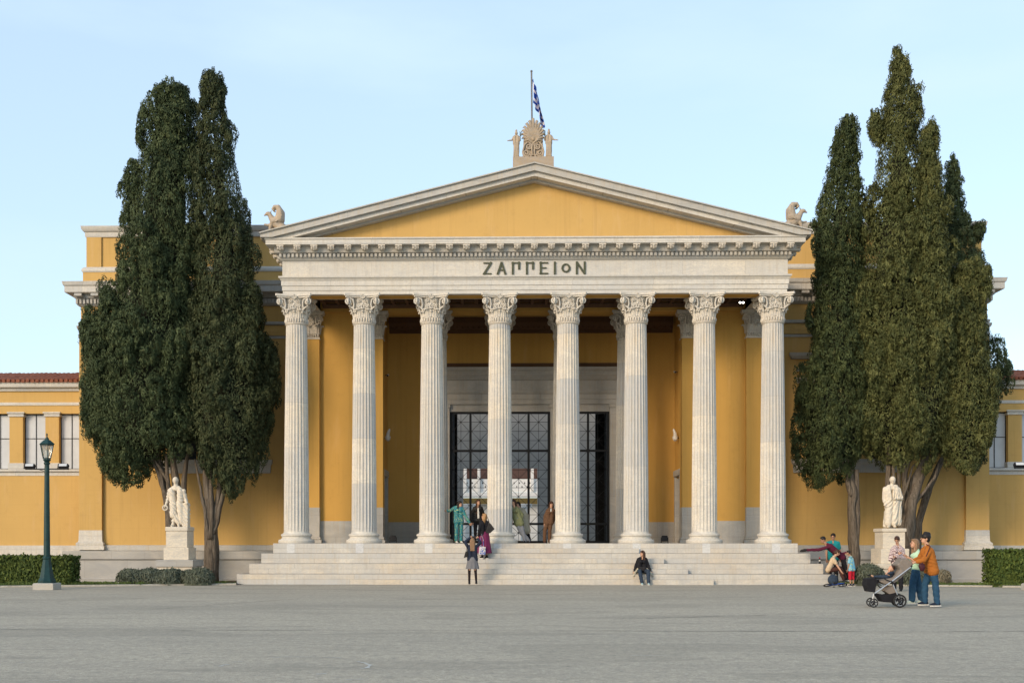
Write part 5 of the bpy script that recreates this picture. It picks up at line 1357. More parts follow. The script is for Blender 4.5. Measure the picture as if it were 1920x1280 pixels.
    # clothes
    if top:
        m, end, t, hem = top[:4]; pr = torso(t)+arms(t, end)
        if hem:
            for s_ in 'LR': A = J['h'+s_]; B = J['k'+s_]; pr += [('c', A, .095*k*bulk+t, A.lerp(B, hem), .105*k*bulk+t)]
            pr.append(('c', J['pel'], .10*k+t, lerp('hL', 'hR', .5).lerp(J['kL'].lerp(J['kR'], .5), hem*.9), .10*k+t))
        d_ = (J['nk']-J['pel']).normalized(); s1 = d_.cross(rot2((0, -1, 0), a)); 
        fuse(top[4] if len(top) > 4 else 'top', pr, vox*k, m, o, None, 2, ((.35, .2, .9), 34, .009, J['nk'].z-.06))
    if legs:
        kind, m = legs[:2]
        if kind == 'trousers':
            fl = legs[2] if len(legs) > 2 else 0; end = legs[3] if len(legs) > 3 else 1.0
            pr = leg(.012, end, fl)+[('c', J['hL'], .098*k*bulk, J['hR'], .098*k*bulk), ('c', J['pel'], .105*k*bulk, J['pel'].lerp(J['nk'], .12), .10*k*bulk)]
            for s_ in 'LR':
                for t_ in (.15, .5, .85): c0 = J['k'+s_].lerp(J['a'+s_], t_*min(1, (end-.5)*2 if end > .5 else .2)); pr.append(('c', c0+Vector((-.04, -.03, .01))*k, .018+fl*.5, c0+Vector((.035, -.03, -.02))*k, .016+fl*.5))
            fuse('trousers', pr, vox*k, m, o, None, 1, ((.3, .3, .8), 26, .007, 9))
        else:      # skirt: pleated frustum from waist to hem
            zl, rad = legs[2], legs[3]; mb = MB().mat(m); c0 = J['pel']+Vector((0, 0, .10*k)); kc = J['kL'].lerp(J['kR'], .5); t_ = (c0.z-zl)/(c0.z-kc.z+1e-6); c1 = c0.lerp(kc, min(1.0, t_)); c1 = Vector((c1.x, c1.y, zl))
            n = 48; vs = []; rg = 9
            for sd_ in (0, 1):
                for i in range(rg):
                    t = i/(rg-1); c = c0.lerp(c1, t); rr = (.115*k+(rad-.115*k)*t**.7)*(1+.12*math.sin(PI*min(1, t*2.5)))-.008*sd_
                    for j in range(n):
                        al = 2*PI*j/n; r2 = rr*(1+.09*t*math.sin(al*9)); vs.append((c.x+math.cos(al)*r2*1.12, c.y+math.sin(al)*r2*.85, c.z))
            fs = []
            for i in range(rg-1):
                for j in range(n): A = i*n+j; B = i*n+(j+1) % n; fs.append((B, A, A+n, B+n)); fs.append((A+rg*n, B+rg*n, B+rg*n+n, A+rg*n+n))
            for j in range(n):
                B = (j+1) % n; fs.append((j, B, B+rg*n, j+rg*n)); A = (rg-1)*n+j; B = (rg-1)*n+B; fs.append((B, A, A+rg*n, B+rg*n))
            mb.add(vs, fs); mb.build('skirt', o, True, ang=80)
    if shoes:
        for s_ in 'LR':
            A = J['a'+s_]; kd = (A-J['k'+s_]); tf = rot2((0, -1, 0), a if not isinstance(shoes, tuple) or len(shoes) < 3 else R(shoes[2]))
            sm_ = shoes[0] if isinstance(shoes, tuple) else shoes; sole = shoes[1] if isinstance(shoes, tuple) else M['black']
            zf = A.z-.085*k
            pr = [('c', Vector((A.x, A.y, zf+.055*k))-tf*.045*k, .040*k, Vector((A.x, A.y, zf+.045*k))+tf*.07*k, .042*k), ('c', Vector((A.x, A.y, zf+.045*k))+tf*.07*k, .042*k, Vector((A.x, A.y, zf+.035*k))+tf*.145*k, .030*k), ('c', Vector((A.x, A.y, zf+.05*k))-tf*.02, .04*k, A+Vector((0, 0, .02)), .042*k)]
            sh = fuse('shoe', pr, .009, sm_, o, None, 1)
            mb = MB().mat(sole); pl = []
            s2 = Vector((-tf.y, tf.x, 0))
            for u, v in ((-.09, -.025), (-.09, .025), (0, .038), (.09, .046), (.155, .036), (.178, 0), (.155, -.036), (.09, -.046), (0, -.038)): c = Vector((A.x, A.y, 0))+tf*u*k+s2*v*k; pl.append((c.x, c.y))
            ar = sum(pl[i][0]*pl[(i+1) % 9][1]-pl[(i+1) % 9][0]*pl[i][1] for i in range(9))
            mb.prism_z(pl if ar > 0 else pl[::-1], zf, zf+.022*k)
            b_ = mb.build('sole', sh, True)
    o['_J'] = 0; del o['_J']
    return o, J
def bag(name, parent_loc, label, cat, prims, m, strap=None, vox=.012):
    o = empty(name, parent_loc, label, cat); fuse('pouch', prims, vox, m, o, None, 2)
    if strap: mb = MB().mat(m); mb.tube(strap, .010, 6); mb.build('strap', o, True)
    return o
def rel(o, px, py, dy=0):
    p = P(px, py, o.location.y+dy); return (p.x-o.location.x, dy, p.z-o.location.z)

C_teal = cloth('teal_print', (.02, .21, .21), .8, 'print', (.03, .13, .20), 22); C_yel = cloth('yellow_top', (.55, .48, .02)); C_leather = cloth('black_leather', (.018, .017, .016), .35)
C_black = cloth('black_fabric', (.014, .014, .017)); C_white = cloth('white_fabric', (.62, .60, .55)); C_mag = cloth('magenta_satin', (.14, .015, .065), .5); C_navy = cloth('navy_jacket', (.018, .024, .042))
C_grey = cloth('grey_wool', (.15, .15, .16)); C_olive = cloth('olive_coat', (.16, .17, .085)); C_gtr = cloth('grey_trousers', (.17, .18, .20)); C_beige = cloth('beige_trench', (.40, .36, .27)); C_brown = cloth('brown_suit', (.105, .055, .03))
C_jeans = cloth('blue_denim', (.022, .065, .12)); C_dj = cloth('dark_denim', (.028, .042, .065)); C_maroon = cloth('maroon_sweater', (.085, .012, .03)); C_tealt = cloth('teal_tshirt', (.012, .20, .21)); C_bei = cloth('beige_tshirt', (.50, .38, .25))
C_dbr = cloth('dark_brown_trousers', (.065, .028, .022)); C_blue = cloth('light_blue_shirt', (.13, .36, .52), .9, 'print', (.20, .42, .50), 14); C_red = cloth('red_shorts', (.42, .015, .03)); C_stripe = cloth('striped_top', (.60, .50, .48), .9, 'stripe', (.12, .05, .06), 9)
C_mint = cloth('mint_top', (.42, .60, .42)); C_orange = cloth('rust_sweater', (.34, .115, .02)); C_blkL = cloth('bag_leather', (.02, .018, .018), .4); C_maroonbag = cloth('dark_maroon_leather', (.05, .012, .018), .5)
C_taupe = cloth('taupe_canvas', (.20, .17, .145)); C_tights = cloth('black_tights', (.02, .014, .014)); C_floral = cloth('floral_tote', (.60, .55, .56), .8, 'print', (.05, .12, .40), 12); C_shoe = cloth('navy_shoe', (.015, .022, .04)); C_sole = cloth('white_sole', (.65, .62, .56))
C_mintshoe = cloth('pale_sneaker', (.55, .60, .50)); C_bsh = cloth('pale_blue_shoe', (.30, .42, .44))

PZt = PLAT
# --- on the platform
person('woman in teal floral suit and yellow top touching the third column', 860, 44.0, PZt, 1.70, 25, dict(sR=(850, 951, -.05), eR=(843, 957.5, -.1), wR=(838.5, 957, -.15), sL=(868, 952, .0), eL=(873, 967, -.02), wL=(880, 979, -.05), hd=(862, 945, -.02)), hair=H_black, hairstyle='bob', look=60, top=(C_teal, 1, .022, .15, 'jacket'), legs=('trousers', C_teal, .02), shoes=M['white_paint'])
o, J = person('long haired woman in black leather jacket standing on the platform', 896, 44.7, PZt, 1.72, -5, dict(wR=(885, 978, -.05), eR=(884.5, 964, .02), hd=(897, 942, -.03)), hair=H_brown, look=25, pitch=-12, top=(C_leather, 1, .022, .05, 'jacket'), legs=('trousers', C_black), shoes=C_black)
fuse('shirt', [('c', (.03, -.135, 1.02), .05, (.02, -.105, 1.38), .035)], .012, C_white, o)
o, J = person('blonde woman in black top and long magenta skirt on the steps', 908, 42.36, RZ*2.5, 1.68, -150, dict(wR=(899, 996, .12), eR=(903, 984, -.02)), hair=H_blond, look=-120, pitch=-15, top=(C_black, 1, .015, .0), legs=('skirt', C_mag, .20, .25), shoes=(C_black, C_sole))
p = P(918, 988, 42.0)
bag('shoulder_bag', p, 'slouchy black leather bag on the arm of the blonde woman in magenta', 'bag', [('p', [(-.15, -.22), (.02, -.22), (.19, -.06), (.02, .16), (-.04, .16)], -.05, .05)], C_blkL, [(-.01, 0, .14), (-.06, .05, .32), (-.12, .16, .46), (-.05, .22, .3), (0, .05, .14)])
p = P(904, 1031, 42.1)
bag('tote_bag', (p.x, 42.15, p.z), 'white and blue patterned tote bag held beside the magenta skirt', 'bag', [('p', [(-.13, -.17), (.12, -.17), (.14, .12), (-.10, .16)], -.05, .05)], C_floral, [(-.05, 0, .14), (-.06, .03, .40), (-.02, .05, .62), (.04, .03, .40), (.05, 0, .13)])
o, J = person('photographer in navy jacket and grey skirt, seen from behind on the ground', 886, 40.85, 0, 1.70, 180, dict(sL=(875.5, 1024, 0), eL=(872, 1016, .16), wL=(881, 1008, .28), sR=(894, 1024, 0), eR=(901, 1017, .16), wR=(896, 1010, .28), aL=(880, 1090, 0), aR=(893, 1089.5, -.02), kL=(880, 1069, .01), kR=(891.5, 1069, .01)), hair=H_lblond, hairstyle='mid', look=180, top=(C_navy, 1, .022, .0, 'jacket'), legs=('skirt', C_grey, .60, .21), shoes=C_black, curl=1)
fuse('tights', [('c', J['k'+s_]+Vector((0, 0, .36)), .075, J['k'+s_], .056) for s_ in 'LR']+[('c', J['k'+s_], .056, J['a'+s_], .042) for s_ in 'LR'], .013, C_tights, o)
mb = MB().mat(M['black']); mb.box(-.08, .08, -.006, .006, -.04, .04, ch=.004); o2 = tag(mb.build('phone', None, True, sm=False), 'dark phone raised in both hands by the photographer', 'phone'); p = P(888.5, 1006.5, 41.19); o2.location = p
p = P(874, 1038, 40.8)
bag('handbag', p, 'small black handbag hanging at the side of the photographer', 'bag', [('p', [(-.09, -.14), (.06, -.11), (.07, .08), (-.02, .10)], -.06, .03)], C_blkL, [(-.0, -.02, .09), (.03, -.03, .25), (.07, -.02, .36), (.06, .02, .2), (.03, .0, .08)])
person('woman in olive coat and grey trousers leaning on the fourth column', 986, 43.95, PZt, 1.70, -15, dict(pel=(972, 975, 0), hL=(975.5, 976, 0), hR=(968, 976, 0), kL=(980, 994, 0), kR=(975, 994, .0), aL=(984, 1013, 0), aR=(991, 1013, .05), ch=(968, 962, 0), sL=(972, 953, 0), sR=(958.5, 953, .03), eL=(979, 964, .05), eR=(957.8, 966, .05), wL=(978, 974, .0), wR=(959, 977, .05), nk=(964.5, 951, 0), hd=(962.5, 941.5, -.02)), hair=H_brown, look=-30, pitch=10, top=(C_olive, 1, .025, .30, 'coat'), legs=('trousers', C_gtr, .035), shoes=C_black)
person('person in beige trench coat standing behind the woman in olive', 996, 44.6, PZt, 1.68, -40, dict(pel=(983, 977, 0), hL=(986, 978, 0), hR=(980, 978, 0), kL=(989, 996, 0), kR=(985, 996, .0), aL=(994, 1013, 0), aR=(988, 1013, .05), ch=(978, 964, 0), sL=(983, 956, 0), sR=(972, 956, .03), eL=(988, 968, .05), wL=(990, 980, .0), nk=(975.5, 953, .1), hd=(971, 946, .15)), hair=H_black, top=(C_beige, 1, .03, .95, 'coat'), legs=('trousers', C_black), shoes=C_dbr)
o, J = person('dark haired woman in brown three piece suit against the fifth column', 1026, 43.95, PZt, 1.67, 5, dict(hd=(1034, 945.5, -.02), nk=(1033, 952, 0), sL=(1039.5, 956, 0), sR=(1025.5, 956, 0), wR=(1021, 980, -.02), eR=(1021.5, 968, .03), eL=(1040.5, 968, .12), wL=(1038, 976, .15), ch=(1032, 964, 0), pel=(1029.5, 976, 0), hL=(1033, 977, 0), hR=(1026.5, 977, 0)), hair=H_brown, look=10, pitch=12, top=(C_brown, 1, .022, .12, 'jacket'), legs=('trousers', C_brown, .02), shoes=C_dbr)
fuse('shirt', [('c', (J['nk']+Vector((0, -.11, -.14))), .028, (J['nk']+Vector((0, -.075, -.03))), .022)], .011, C_white, o)
# --- seated on the steps
o, J = person('woman in black blouse and dark jeans sitting on the bottom step', 1204, 41.85, RZ, 1.62, 0,
       dict(pel=(0, 0, .11), hL=(.10, 0, .10), hR=(-.10, 0, .10), kL=(.17, -.42, .12), kR=(-.14, -.42, .12), aL=(.16, -.60, -.30), aR=(-.08, -.60, -.30), ch=(0, -.02, .38), sL=(.17, -.03, .57), sR=(-.17, -.03, .57), nk=(0, -.03, .61), hd=(0, -.05, .755),
            eL=(.23, .02, .33), eR=(-.23, .02, .33), wL=(.30, -.10, .10), wR=(-.30, -.10, .10)), hair=H_brown, hairstyle='mid', look=-55, top=(C_black, .95, .018, .0), legs=('trousers', C_dj, .02), shoes=(C_bsh, C_sole))
b = fuse('folded_jacket', [('e', (0, .02, .03), (.34, .13, .035)), ('c', (-.17, -.06, .20), .03, (-.30, -.12, .03), .05), ('c', (.17, -.06, .20), .03, (.31, -.12, .03), .05), ('c', (-.28, -.16, .03), .04, (-.34, -.24, -.06), .03), ('c', (.28, -.16, .03), .04, (.36, -.24, -.06), .03)], .012, C_beige, None, None, 2, ((.8, .5, .3), 40, .010, 9))
b.location = o.location; tag(b, 'cream jacket spread on the step under the sitting woman', 'jacket')
p = Vector(o.location)
bag('waist_bag', p+Vector((-.02, -.20, .20)), 'dark grey pouch in the lap of the sitting woman', 'bag', [('p', [(-.14, .08), (-.08, -.06), (.08, -.09), (.14, .06)], -.04, .03)], C_blkL)
# --- group at the right end of the steps
YR = 40.75
o, J = person('man in maroon sweater bending over and stretching one arm to the steps', 1592, 42.1, .0, 1.76, -90,
       dict(pel=(1580, 1044, 0), hL=(1580, 1046, -.10), hR=(1581, 1046, .10), kL=(1586, 1066, -.12), kR=(1583, 1068, .12), aL=(1593, 1085, -.12), aR=(1586, 1088, .12), ch=(1569, 1032, 0), sL=(1558, 1023, -.16), sR=(1553, 1025, .16), nk=(1550, 1020, 0), hd=(1543, 1012, 0),
            eL=(1535, 1030, -.10), wL=(1514, 1030.5, -.05), eR=(1572, 1040, .2), wR=(1586, 1036, .05)), sex='m', skin=SK2, hair=H_black, hairstyle='short', look=-85, pitch=18, top=(C_maroon, 1, .022, 0, 'sweater'), legs=('trousers', C_black, .01), shoes=(C_black, C_sole))
cp_ = fuse('knitted_cap', [('e', (0, 0, 0), (.13, .09, .05)), ('e', (-.08, 0, -.03), (.08, .08, .03)), ('e', (.05, 0, .03), (.07, .07, .04))], .012, H_black, None); cp_.location = P(1507, 1031.5, 42.05); tag(cp_, 'crumpled black cap in the outstretched hand of the bending man', 'cap')
person('man in teal shirt standing behind the bending man', 1562, 42.9, -.02, 1.90, -15, dict(wR=(1550, 1048, -.1), eR=(1549.5, 1035, 0)), sex='m', skin=SK2, hair=H_black, hairstyle='short', look=-25, pitch=10, top=(C_tealt, .3, .022, .05), legs=('trousers', C_black, .01), shoes=C_black)
o, J = person('woman in beige shirt and brown trousers seated low on the end of the steps', 1553, 42.1, RZ, 1.66, 90,
       dict(pel=(1552, 1068, -.35), hL=(1553, 1069, -.25), hR=(1553, 1069, -.47), kL=(1575, 1064, -.25), kR=(1574, 1066, -.50), aL=(1587, 1084, -.35), aR=(1583, 1088, -.6), ch=(1555, 1056, -.35), sL=(1562, 1047, -.20), sR=(1562, 1047, -.50), nk=(1564, 1043, -.35), hd=(1570, 1036, -.35),
            eL=(1571, 1060, -.22), wL=(1577, 1068, -.28), eR=(1570, 1060, -.55), wR=(1577, 1070, -.62)), hair=H_brown, hairstyle='bun', look=85, pitch=22, top=(C_bei, .32, .02, 0), legs=('trousers', C_dbr, .012, .95), shoes=(C_black, C_sole, 85))
person('small boy in light blue shirt and red shorts beside the tree trunk', 1597, 40.4, .0, 1.18, -150, dict(sR=(1596, 1046, -.04), eR=(1594, 1042, -.12), wR=(1590, 1040, -.12), hd=(1590.5, 1036, 0)), sex='m', skin=SK2, hair=H_black, hairstyle='short', look=-110, top=(C_blue, .35, .02, .1), legs=('trousers', C_red, .02, .55), shoes=(C_navy, C_sole), vox=.016)
# bottle, rucksack, toy bicycle
p = P(1537, 1054, 42.2); o = empty('bottle', (p.x, 42.2, 2*RZ), 'small dark bottle with a red cap standing on the end of the steps', 'bottle')
mb = MB().mat(M['black']); mb.lathe([(.035, 0), (.035, .15), (.015, .19), (.015, .21)], 12); mb.build('flask', o, True)
mb = MB().mat(C_red); mb.lathe([(.022, .20), (.022, .245)], 12); mb.mat(M['white_paint']); mb.lathe([(.036, .10), (.036, .14)], 12); mb.build('lid', o, True)
p = P(1562, 1090, 41.1)
bag('rucksack', (p.x, 41.1, .0), 'dark grey rucksack on the ground beneath the seated woman in beige', 'bag', [('e', (0, 0, .2), (.20, .13, .20)), ('e', (0, -.10, .13), (.14, .06, .11))], C_dj, [(-.1, 0, .36), (0, 0, .44), (.1, 0, .36)])
def kid_bike(name, label, loc, rx, rz, col):
    o = empty(name, loc, label, 'bicycle'); Mx = Euler((rx, 0, rz)).to_matrix().to_4x4()
    for x in (-.27, .27):
        mb = MB().mat(M['rubber']); mb.tube([(x+.14*math.cos(t), 0, .15+.14*math.sin(t)) for t in np.linspace(0, 2*PI, 25)], .02, 8, Mx); w_ = mb.build('wheel', o, True)
        mb = MB().mat(M['silver'])
        for t in np.linspace(0, PI, 6)[:-1]: mb.tube([(x-.13*math.cos(t), 0, .15-.13*math.sin(t)), (x+.13*math.cos(t), 0, .15+.13*math.sin(t))], .004, 4, Mx)
        mb.ball((x, 0, .15), .025, 8, Mx); mb.build('spokes', w_, True)
    mb = MB().mat(col)
    for q in ([(-.27, 0, .15), (-.05, 0, .17), (.20, 0, .38)], [(-.27, 0, .15), (-.12, 0, .36), (.20, 0, .40)], [(-.05, 0, .17), (-.13, 0, .42)], [(.27, 0, .15), (.19, 0, .46)]): mb.tube(q, .016, 8, Mx)
    mb.build('frame', o, True)
    mb = MB().mat(M['black']); mb.tube([(.17, -.17, .52), (.19, -.05, .47), (.19, .05, .47), (.17, .17, .52)], .013, 8, Mx); mb.build('handlebar', o, True)
    mb = MB().mat(M['black']); mb.ball((-.14, 0, .44), (.10, .05, .03), 10, Mx); mb.build('saddle', o, True)
    mb = MB().mat(M['black']); mb.tube([(-.05, -.05, .12), (-.05, .05, .22)], .01, 6, Mx); mb.box(-.09, -.01, -.10, -.05, .10, .12, Mx); mb.box(-.09, -.01, .05, .10, .21, .23, Mx); mb.build('pedal', o, True)
C_bk = cloth('blue_bike_paint', (.02, .06, .25), .4)
p = P(1560, 1098, 39.6); kid_bike('toppled_bicycle', 'small blue child bicycle lying on its side by the seated woman', (p.x, 39.4, .03), R(72), R(8), C_bk)
p = P(1632, 1096, 39.0); kid_bike('child_bicycle', 'small dark child bicycle standing behind the front of the stroller', (p.x, 38.6, .0), R(-6), R(5), M['black'])
# --- strollers
person('woman in striped top with folded arms looking down behind the stroller', 1683, 36.2, 0, 1.72, -25,
       dict(sL=(1693.5, 1029, 0), sR=(1672, 1029, -.02), eL=(1694, 1045, -.08), wL=(1679, 1043, -.24), eR=(1669, 1048, -.05), wR=(1684, 1039, -.22), hd=(1682, 1012.5, -.05)), hair=H_brown, hairstyle='bun', look=-35, pitch=28, top=(C_stripe, .95, .03, 0), legs=('trousers', C_black, .02), shoes=C_black, vox=.011)
YS = 27.1
o, J = person('woman with long fair hair in mint top and jeans, walking left', 1712, 27.85, 0, 1.70, -80,
       dict(hd=(1714, 1019, 0), nk=(1719, 1030, 0), sL=(1722, 1038, -.15), sR=(1715, 1037, .15), eL=(1722, 1055, -.2), wL=(1706, 1046, -.16), eR=(1712, 1052, .2), wR=(1701, 1043, .08), ch=(1719, 1050, 0), pel=(1717, 1064, 0), hL=(1718, 1065, -.09), hR=(1716, 1065, .09), kL=(1711, 1093, -.08), kR=(1722, 1095, .09), aL=(1710, 1125, -.08), aR=(1728, 1124, .1)),
       hair=H_lblond, hairstyle='mid', look=-78, pitch=-10, top=(C_mint, .75, .018, .0), legs=('trousers', C_jeans, .035, .97), shoes=(C_mintshoe, C_sole), vox=.011)
o, J = person('man in rust orange sweater and dark cap pushing the stroller', 1742, YS, 0, 1.78, -80,
       dict(hd=(1735, 1010, 0), nk=(1739, 1024, 0), sL=(1743, 1033, -.19), sR=(1731, 1031, .19), eL=(1732, 1049, -.24), wL=(1714, 1054, -.16), eR=(1724, 1047, .2), wR=(1710, 1052, .10), ch=(1744, 1044, 0), pel=(1747, 1064, 0), hL=(1749, 1066, -.09), hR=(1745, 1066, .09), kL=(1754, 1095, -.09), kR=(1734, 1096, .09), aL=(1757, 1129, -.09), aR=(1734, 1127, .09)),
       sex='m', hair=H_black, hairstyle='beanie', look=-95, pitch=-5, top=(C_orange, .8, .028, .12, 'sweater'), legs=('trousers', C_jeans, .022), shoes=(C_shoe, C_sole), vox=.011, bulk=1.05, curl=1)
p = P(1729, 1063, YS-.25)
bag('sling_bag', p, 'dark maroon sling bag hanging at the hip of the man in orange', 'bag', [('e', (0, 0, 0), (.075, .05, .10)), ('e', (-.03, 0, .03), (.06, .045, .07))], C_maroonbag, [(.0, 0, .08), (.10, -.03, .30), (.20, .02, .50), (.17, .2, .55)])
o = empty('baby_stroller', (PX(1665, YS), YS, 0), 'taupe and black baby stroller with chrome frame facing left', 'stroller')
def q_(x, y, dy=0): p = P(1480+x/6, 980+y/6, YS+dy); return Vector((p.x-o.location.x, dy, p.z))
def wheel(x, y, r, dy):
    c = q_(x, y, dy); c.z = r+.012; mb = MB().mat(M['rubber']); mb.tube([c+Vector((r*math.cos(t), 0, r*math.sin(t)))*.90 for t in np.linspace(0, 2*PI, 33)], r*.13, 8); w_ = mb.build('wheel', o, True, ang=60)
    mb = MB().mat(M['silver']); mb.tube([c+Vector((r*.72*math.cos(t), -.0, r*.72*math.sin(t))) for t in np.linspace(0, 2*PI, 29)], r*.05, 6)
    mb.mat(M['black'])
    for i in range(5): t = 2*PI*i/5+.3; mb.tube([c, c+Vector((r*.75*math.cos(t), 0, r*.75*math.sin(t)))], [r*.10, r*.16], 6, flat=.5)
    mb.ball(c, (r*.22, .03, r*.22), 10); mb.build('rim', w_, True)
wheel(1245, 872, .155, -.27); wheel(1215, 872, .155, .27); wheel(950, 885, .105, -.20); wheel(915, 880, .105, .18)
for dy in (-.24, .24):
    mb = MB().mat(M['silver']); mb.tube([q_(1365, 495, dy), q_(1160, 650, dy), q_(960, 790, dy)], .014, 8)
    mb.tube([q_(1165, 690, dy), q_(1235, 850, dy)], .013, 8); mb.tube([q_(950, 790, dy*.85), q_(935, 870, dy*.8)], .018, 8); mb.mat(M['black']); mb.ball(q_(1152, 665, dy), (.04, .02, .04), 12); mb.tube([q_(975, 640, dy), q_(1060, 620, dy), q_(1150, 665, dy)], .012, 8)
    mb.build('frame', o, True)
mb = MB().mat(M['black']); mb.tube([q_(1365, 495, -.24), q_(1378, 482, -.22), q_(1378, 482, .22), q_(1365, 495, .24)], .018, 8); mb.build('handle', o, True)
def slab(name, pts, w_, m, vox=.012, r=.02):
    pr = []
    for a_, b_ in zip(pts, pts[1:]):
        for dy in np.linspace(-w_, w_, 9): pr.append(('c', q_(*a_, dy), r, q_(*b_, dy), r))
    return fuse(name, pr, vox, m, o, None, 2)
def side_poly(pts):
    v = [q_(a_, b_) for a_, b_ in pts]; pl = [(p_.x, p_.z) for p_ in v]; ar = sum(pl[i_][0]*pl[(i_+1) % len(pl)][1]-pl[(i_+1) % len(pl)][0]*pl[i_][1] for i_ in range(len(pl)))
    return pl if ar > 0 else pl[::-1]
fuse('seat', [('p', side_poly([(1330, 450), (1290, 440), (1200, 560), (1140, 615), (1000, 632), (990, 655), (1050, 685), (1165, 665), (1290, 560), (1350, 480)]), -.19, .19)], .012, C_taupe, o, None, 3, ((1, 0, .3), 30, .005, 9))
fuse('canopy', [('p', side_poly([(1185, 470), (1235, 408), (1295, 398), (1352, 450), (1335, 505), (1240, 590), (1180, 625), (1165, 610), (1215, 520)]), -.215, .215)], .012, C_taupe, o, None, 3, ((.9, 0, .5), 26, .008, 9))
fuse('foot_muff', [('p', side_poly([(848, 622), (935, 612), (990, 640), (955, 690), (940, 778), (868, 768), (845, 700)]), -.17, .17)], .012, C_black, o, None, 3)
fuse('basket', [('p', side_poly([(962, 785), (1060, 805), (1190, 775), (1205, 850), (1150, 892), (1030, 884)]), -.19, .19)], .013, C_black, o, None, 3)
fuse('parcel', [('p', side_poly([(1050, 760), (1110, 700), (1165, 700), (1180, 780), (1120, 810)]), -.13, .13)], .013, C_taupe, o, None, 2)
# the baby
bo = empty('person', (o.location.x, YS, .5), 'baby in dark blue lying in the stroller seat', 'person')
Z5 = Vector((0, 0, .5)); qq = lambda x, y, dy=0: q_(x, y, dy)-Z5
fuse('body', [('e', qq(1150, 510, -.02), (.070, .065, .075)), ('e', qq(1128, 525, -.02), (.045, .05, .05)), ('c', qq(1150, 540, 0), .03, qq(1130, 570, 0), .05), ('c', qq(1125, 545, -.08), .022, qq(1085, 570, -.10), .018), ('c', qq(1130, 570, 0), .05, qq(1100, 605, -.04), .045), ('c', qq(1100, 605, -.04), .03, qq(945, 600, -.05), .02), ('c', qq(945, 600, -.05), .022, qq(925, 590, -.05), .018)], .008, SK, bo)
fuse('clothes', [('c', qq(1150, 565, 0), .065, qq(1110, 605, 0), .07), ('c', qq(1100, 605, -.06), .05, qq(950, 602, -.05), .028), ('c', qq(1100, 605, .06), .05, qq(960, 608, .05), .028), ('c', qq(1150, 560, -.08), .035, qq(1115, 565, -.10), .03)], .010, C_dj, bo)
fuse('hair', [('e', qq(1160, 503, -.02), (.068, .068, .068))], .009, H_brown, bo)


def split_parts(o, gap=.03):
    """one object per separate piece of a mesh; pieces that touch stay together"""
    me = o.data; n = len(me.vertices); par = list(range(n))
    def f(a):
        while par[a] != a: par[a] = par[par[a]]; a = par[a]
        return a
    for e in me.edges:
        a, b = f(e.vertices[0]), f(e.vertices[1])
        if a != b: par[a] = b
    isl = {}
    for v in range(n): isl.setdefault(f(v), []).append(v)
    bb = []
    for r_, vs_ in isl.items():
        c = np.array([me.vertices[v].co[:] for v in vs_]); bb.append([c.min(0)-gap/2, c.max(0)+gap/2, {r_}])
    ch = True
    while ch:
        ch = False; out = []
        for q in bb:
            for w_ in out:
                if (q[0] <= w_[1]).all() and (w_[0] <= q[1]).all(): w_[0] = np.minimum(w_[0], q[0]); w_[1] = np.maximum(w_[1], q[1]); w_[2] |= q[2]; ch = True; break
            else: out.append(q)
        bb = out
    if len(bb) < 2: return [o]
    res = []
    for k_, (lo, hi, roots) in enumerate(bb):
        fs = [p for p in me.polygons if f(p.vertices[0]) in roots]; idx = sorted({v for p in fs for v in p.vertices}); mp_ = {v: i for i, v in enumerate(idx)}
        m2 = bpy.data.meshes.new(me.name); m2.from_pydata([me.vertices[v].co[:] for v in idx], [], [tuple(mp_[v] for v in p.vertices) for p in fs])
        for m in me.materials: m2.materials.append(m)
        m2.polygons.foreach_set('material_index', [p.material_index for p in fs]); m2.polygons.foreach_set('use_smooth', [p.use_smooth for p in fs]); smooth(m2, 25)
        if k_ == 0: first = m2; res.append(o)
        else: c = bpy.data.objects.new(o.name.split('.')[0], m2); COL.objects.link(c); c.parent = o.parent; c.location = o.location; res.append(c)
    o.data = first
    return res
SPLIT = ('fascia', 'wall_base', 'dado', 'window_surround', 'marble_patch', 'pier_capital', 'pier', 'rear_wall', 'gateway_frame', 'main_wall', 'string_course', 'dentil_band', 'main_cornice', 'attic_wall', 'window', 'half_step')
for o in [x for x in bpy.data.objects if x.type == 'MESH' and x.name.split('.')[0] in SPLIT and not x.children and len(x.data.vertices) < 20000]: split_parts(o)
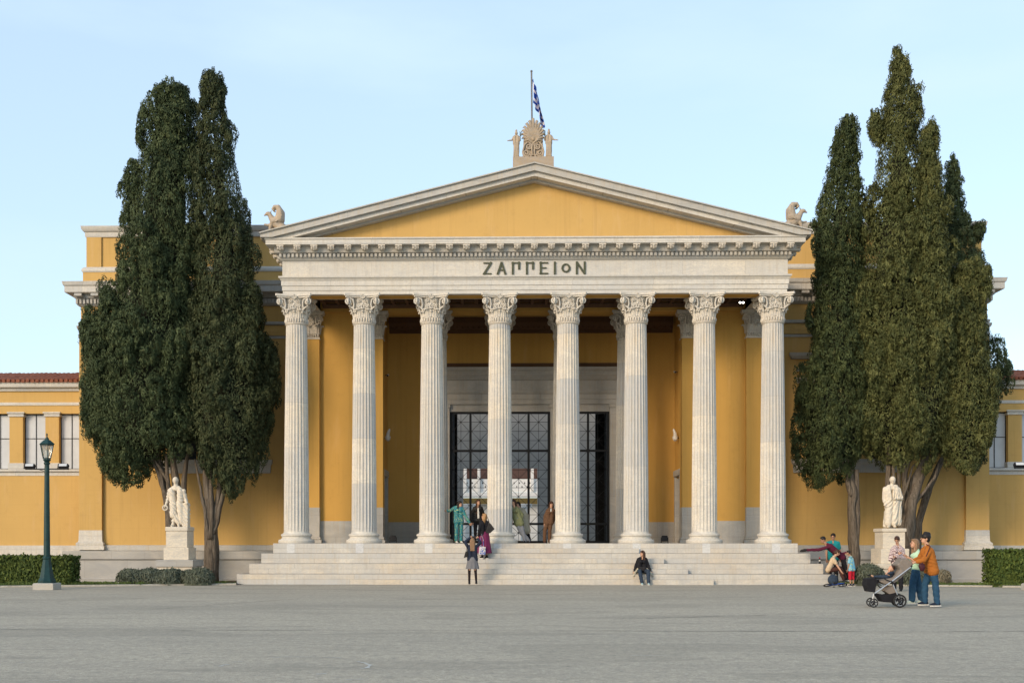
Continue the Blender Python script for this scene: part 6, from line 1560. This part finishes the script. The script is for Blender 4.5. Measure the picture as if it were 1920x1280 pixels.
# ================================================================== LIGHT
w = bpy.data.worlds.new('World'); scn.world = w; w.use_nodes = True; nt = w.node_tree; nt.nodes.clear()
SUN_EL, SUN_AZ = R(22), R(-142)   # azimuth measured from +Y clockwise; sun behind the camera to the left
sky = nt.nodes.new('ShaderNodeTexSky'); sky.sky_type = 'NISHITA'; sky.sun_disc = False
sky.sun_elevation = SUN_EL; sky.sun_rotation = SUN_AZ
sky.air_density = 1.0; sky.dust_density = 1.2; sky.ozone_density = 1.2; sky.altitude = 50
tc = nt.nodes.new('ShaderNodeTexCoord'); mp = nt.nodes.new('ShaderNodeMapping'); mp.inputs['Scale'].default_value = (1.2, 1.2, 4.5); mp.inputs['Rotation'].default_value = (R(8), R(-6), 0)
nt.links.new(tc.outputs['Generated'], mp.inputs[0])
nz = nt.nodes.new('ShaderNodeTexNoise'); nz.inputs['Scale'].default_value = 2.2; nz.inputs['Detail'].default_value = 6; nz.inputs['Roughness'].default_value = .5; nt.links.new(mp.outputs[0], nz.inputs['Vector'])
rp = nt.nodes.new('ShaderNodeValToRGB'); rp.color_ramp.elements[0].position = .5; rp.color_ramp.elements[0].color = (.56, .56, .56, 1); rp.color_ramp.elements[1].position = .82; rp.color_ramp.elements[1].color = (.92, .92, .92, 1)
nt.links.new(nz.outputs['Fac'], rp.inputs[0])
mx = nt.nodes.new('ShaderNodeMix'); mx.data_type = 'RGBA'; mx.inputs[7].default_value = (2.72, 3.46, 4.05, 1)
nt.links.new(rp.outputs[0], mx.inputs[0]); nt.links.new(sky.outputs[0], mx.inputs[6])
bg = nt.nodes.new('ShaderNodeBackground'); bg.inputs[1].default_value = .14; nt.links.new(mx.outputs[2], bg.inputs[0])
ow = nt.nodes.new('ShaderNodeOutputWorld'); nt.links.new(bg.outputs[0], ow.inputs[0])
sd = bpy.data.lights.new('sun', 'SUN'); sd.energy = 1.35; sd.angle = R(19); sd.color = (1, .78, .55)
so = bpy.data.objects.new('sun', sd); COL.objects.link(so)
d = Vector((math.sin(SUN_AZ)*math.cos(SUN_EL), math.cos(SUN_AZ)*math.cos(SUN_EL), math.sin(SUN_EL)))
so.rotation_euler = d.to_track_quat('Z', 'Y').to_euler()
scn.view_settings.view_transform = 'Standard'; scn.view_settings.look = 'None'; scn.view_settings.exposure = 1.0; scn.view_settings.gamma = 1
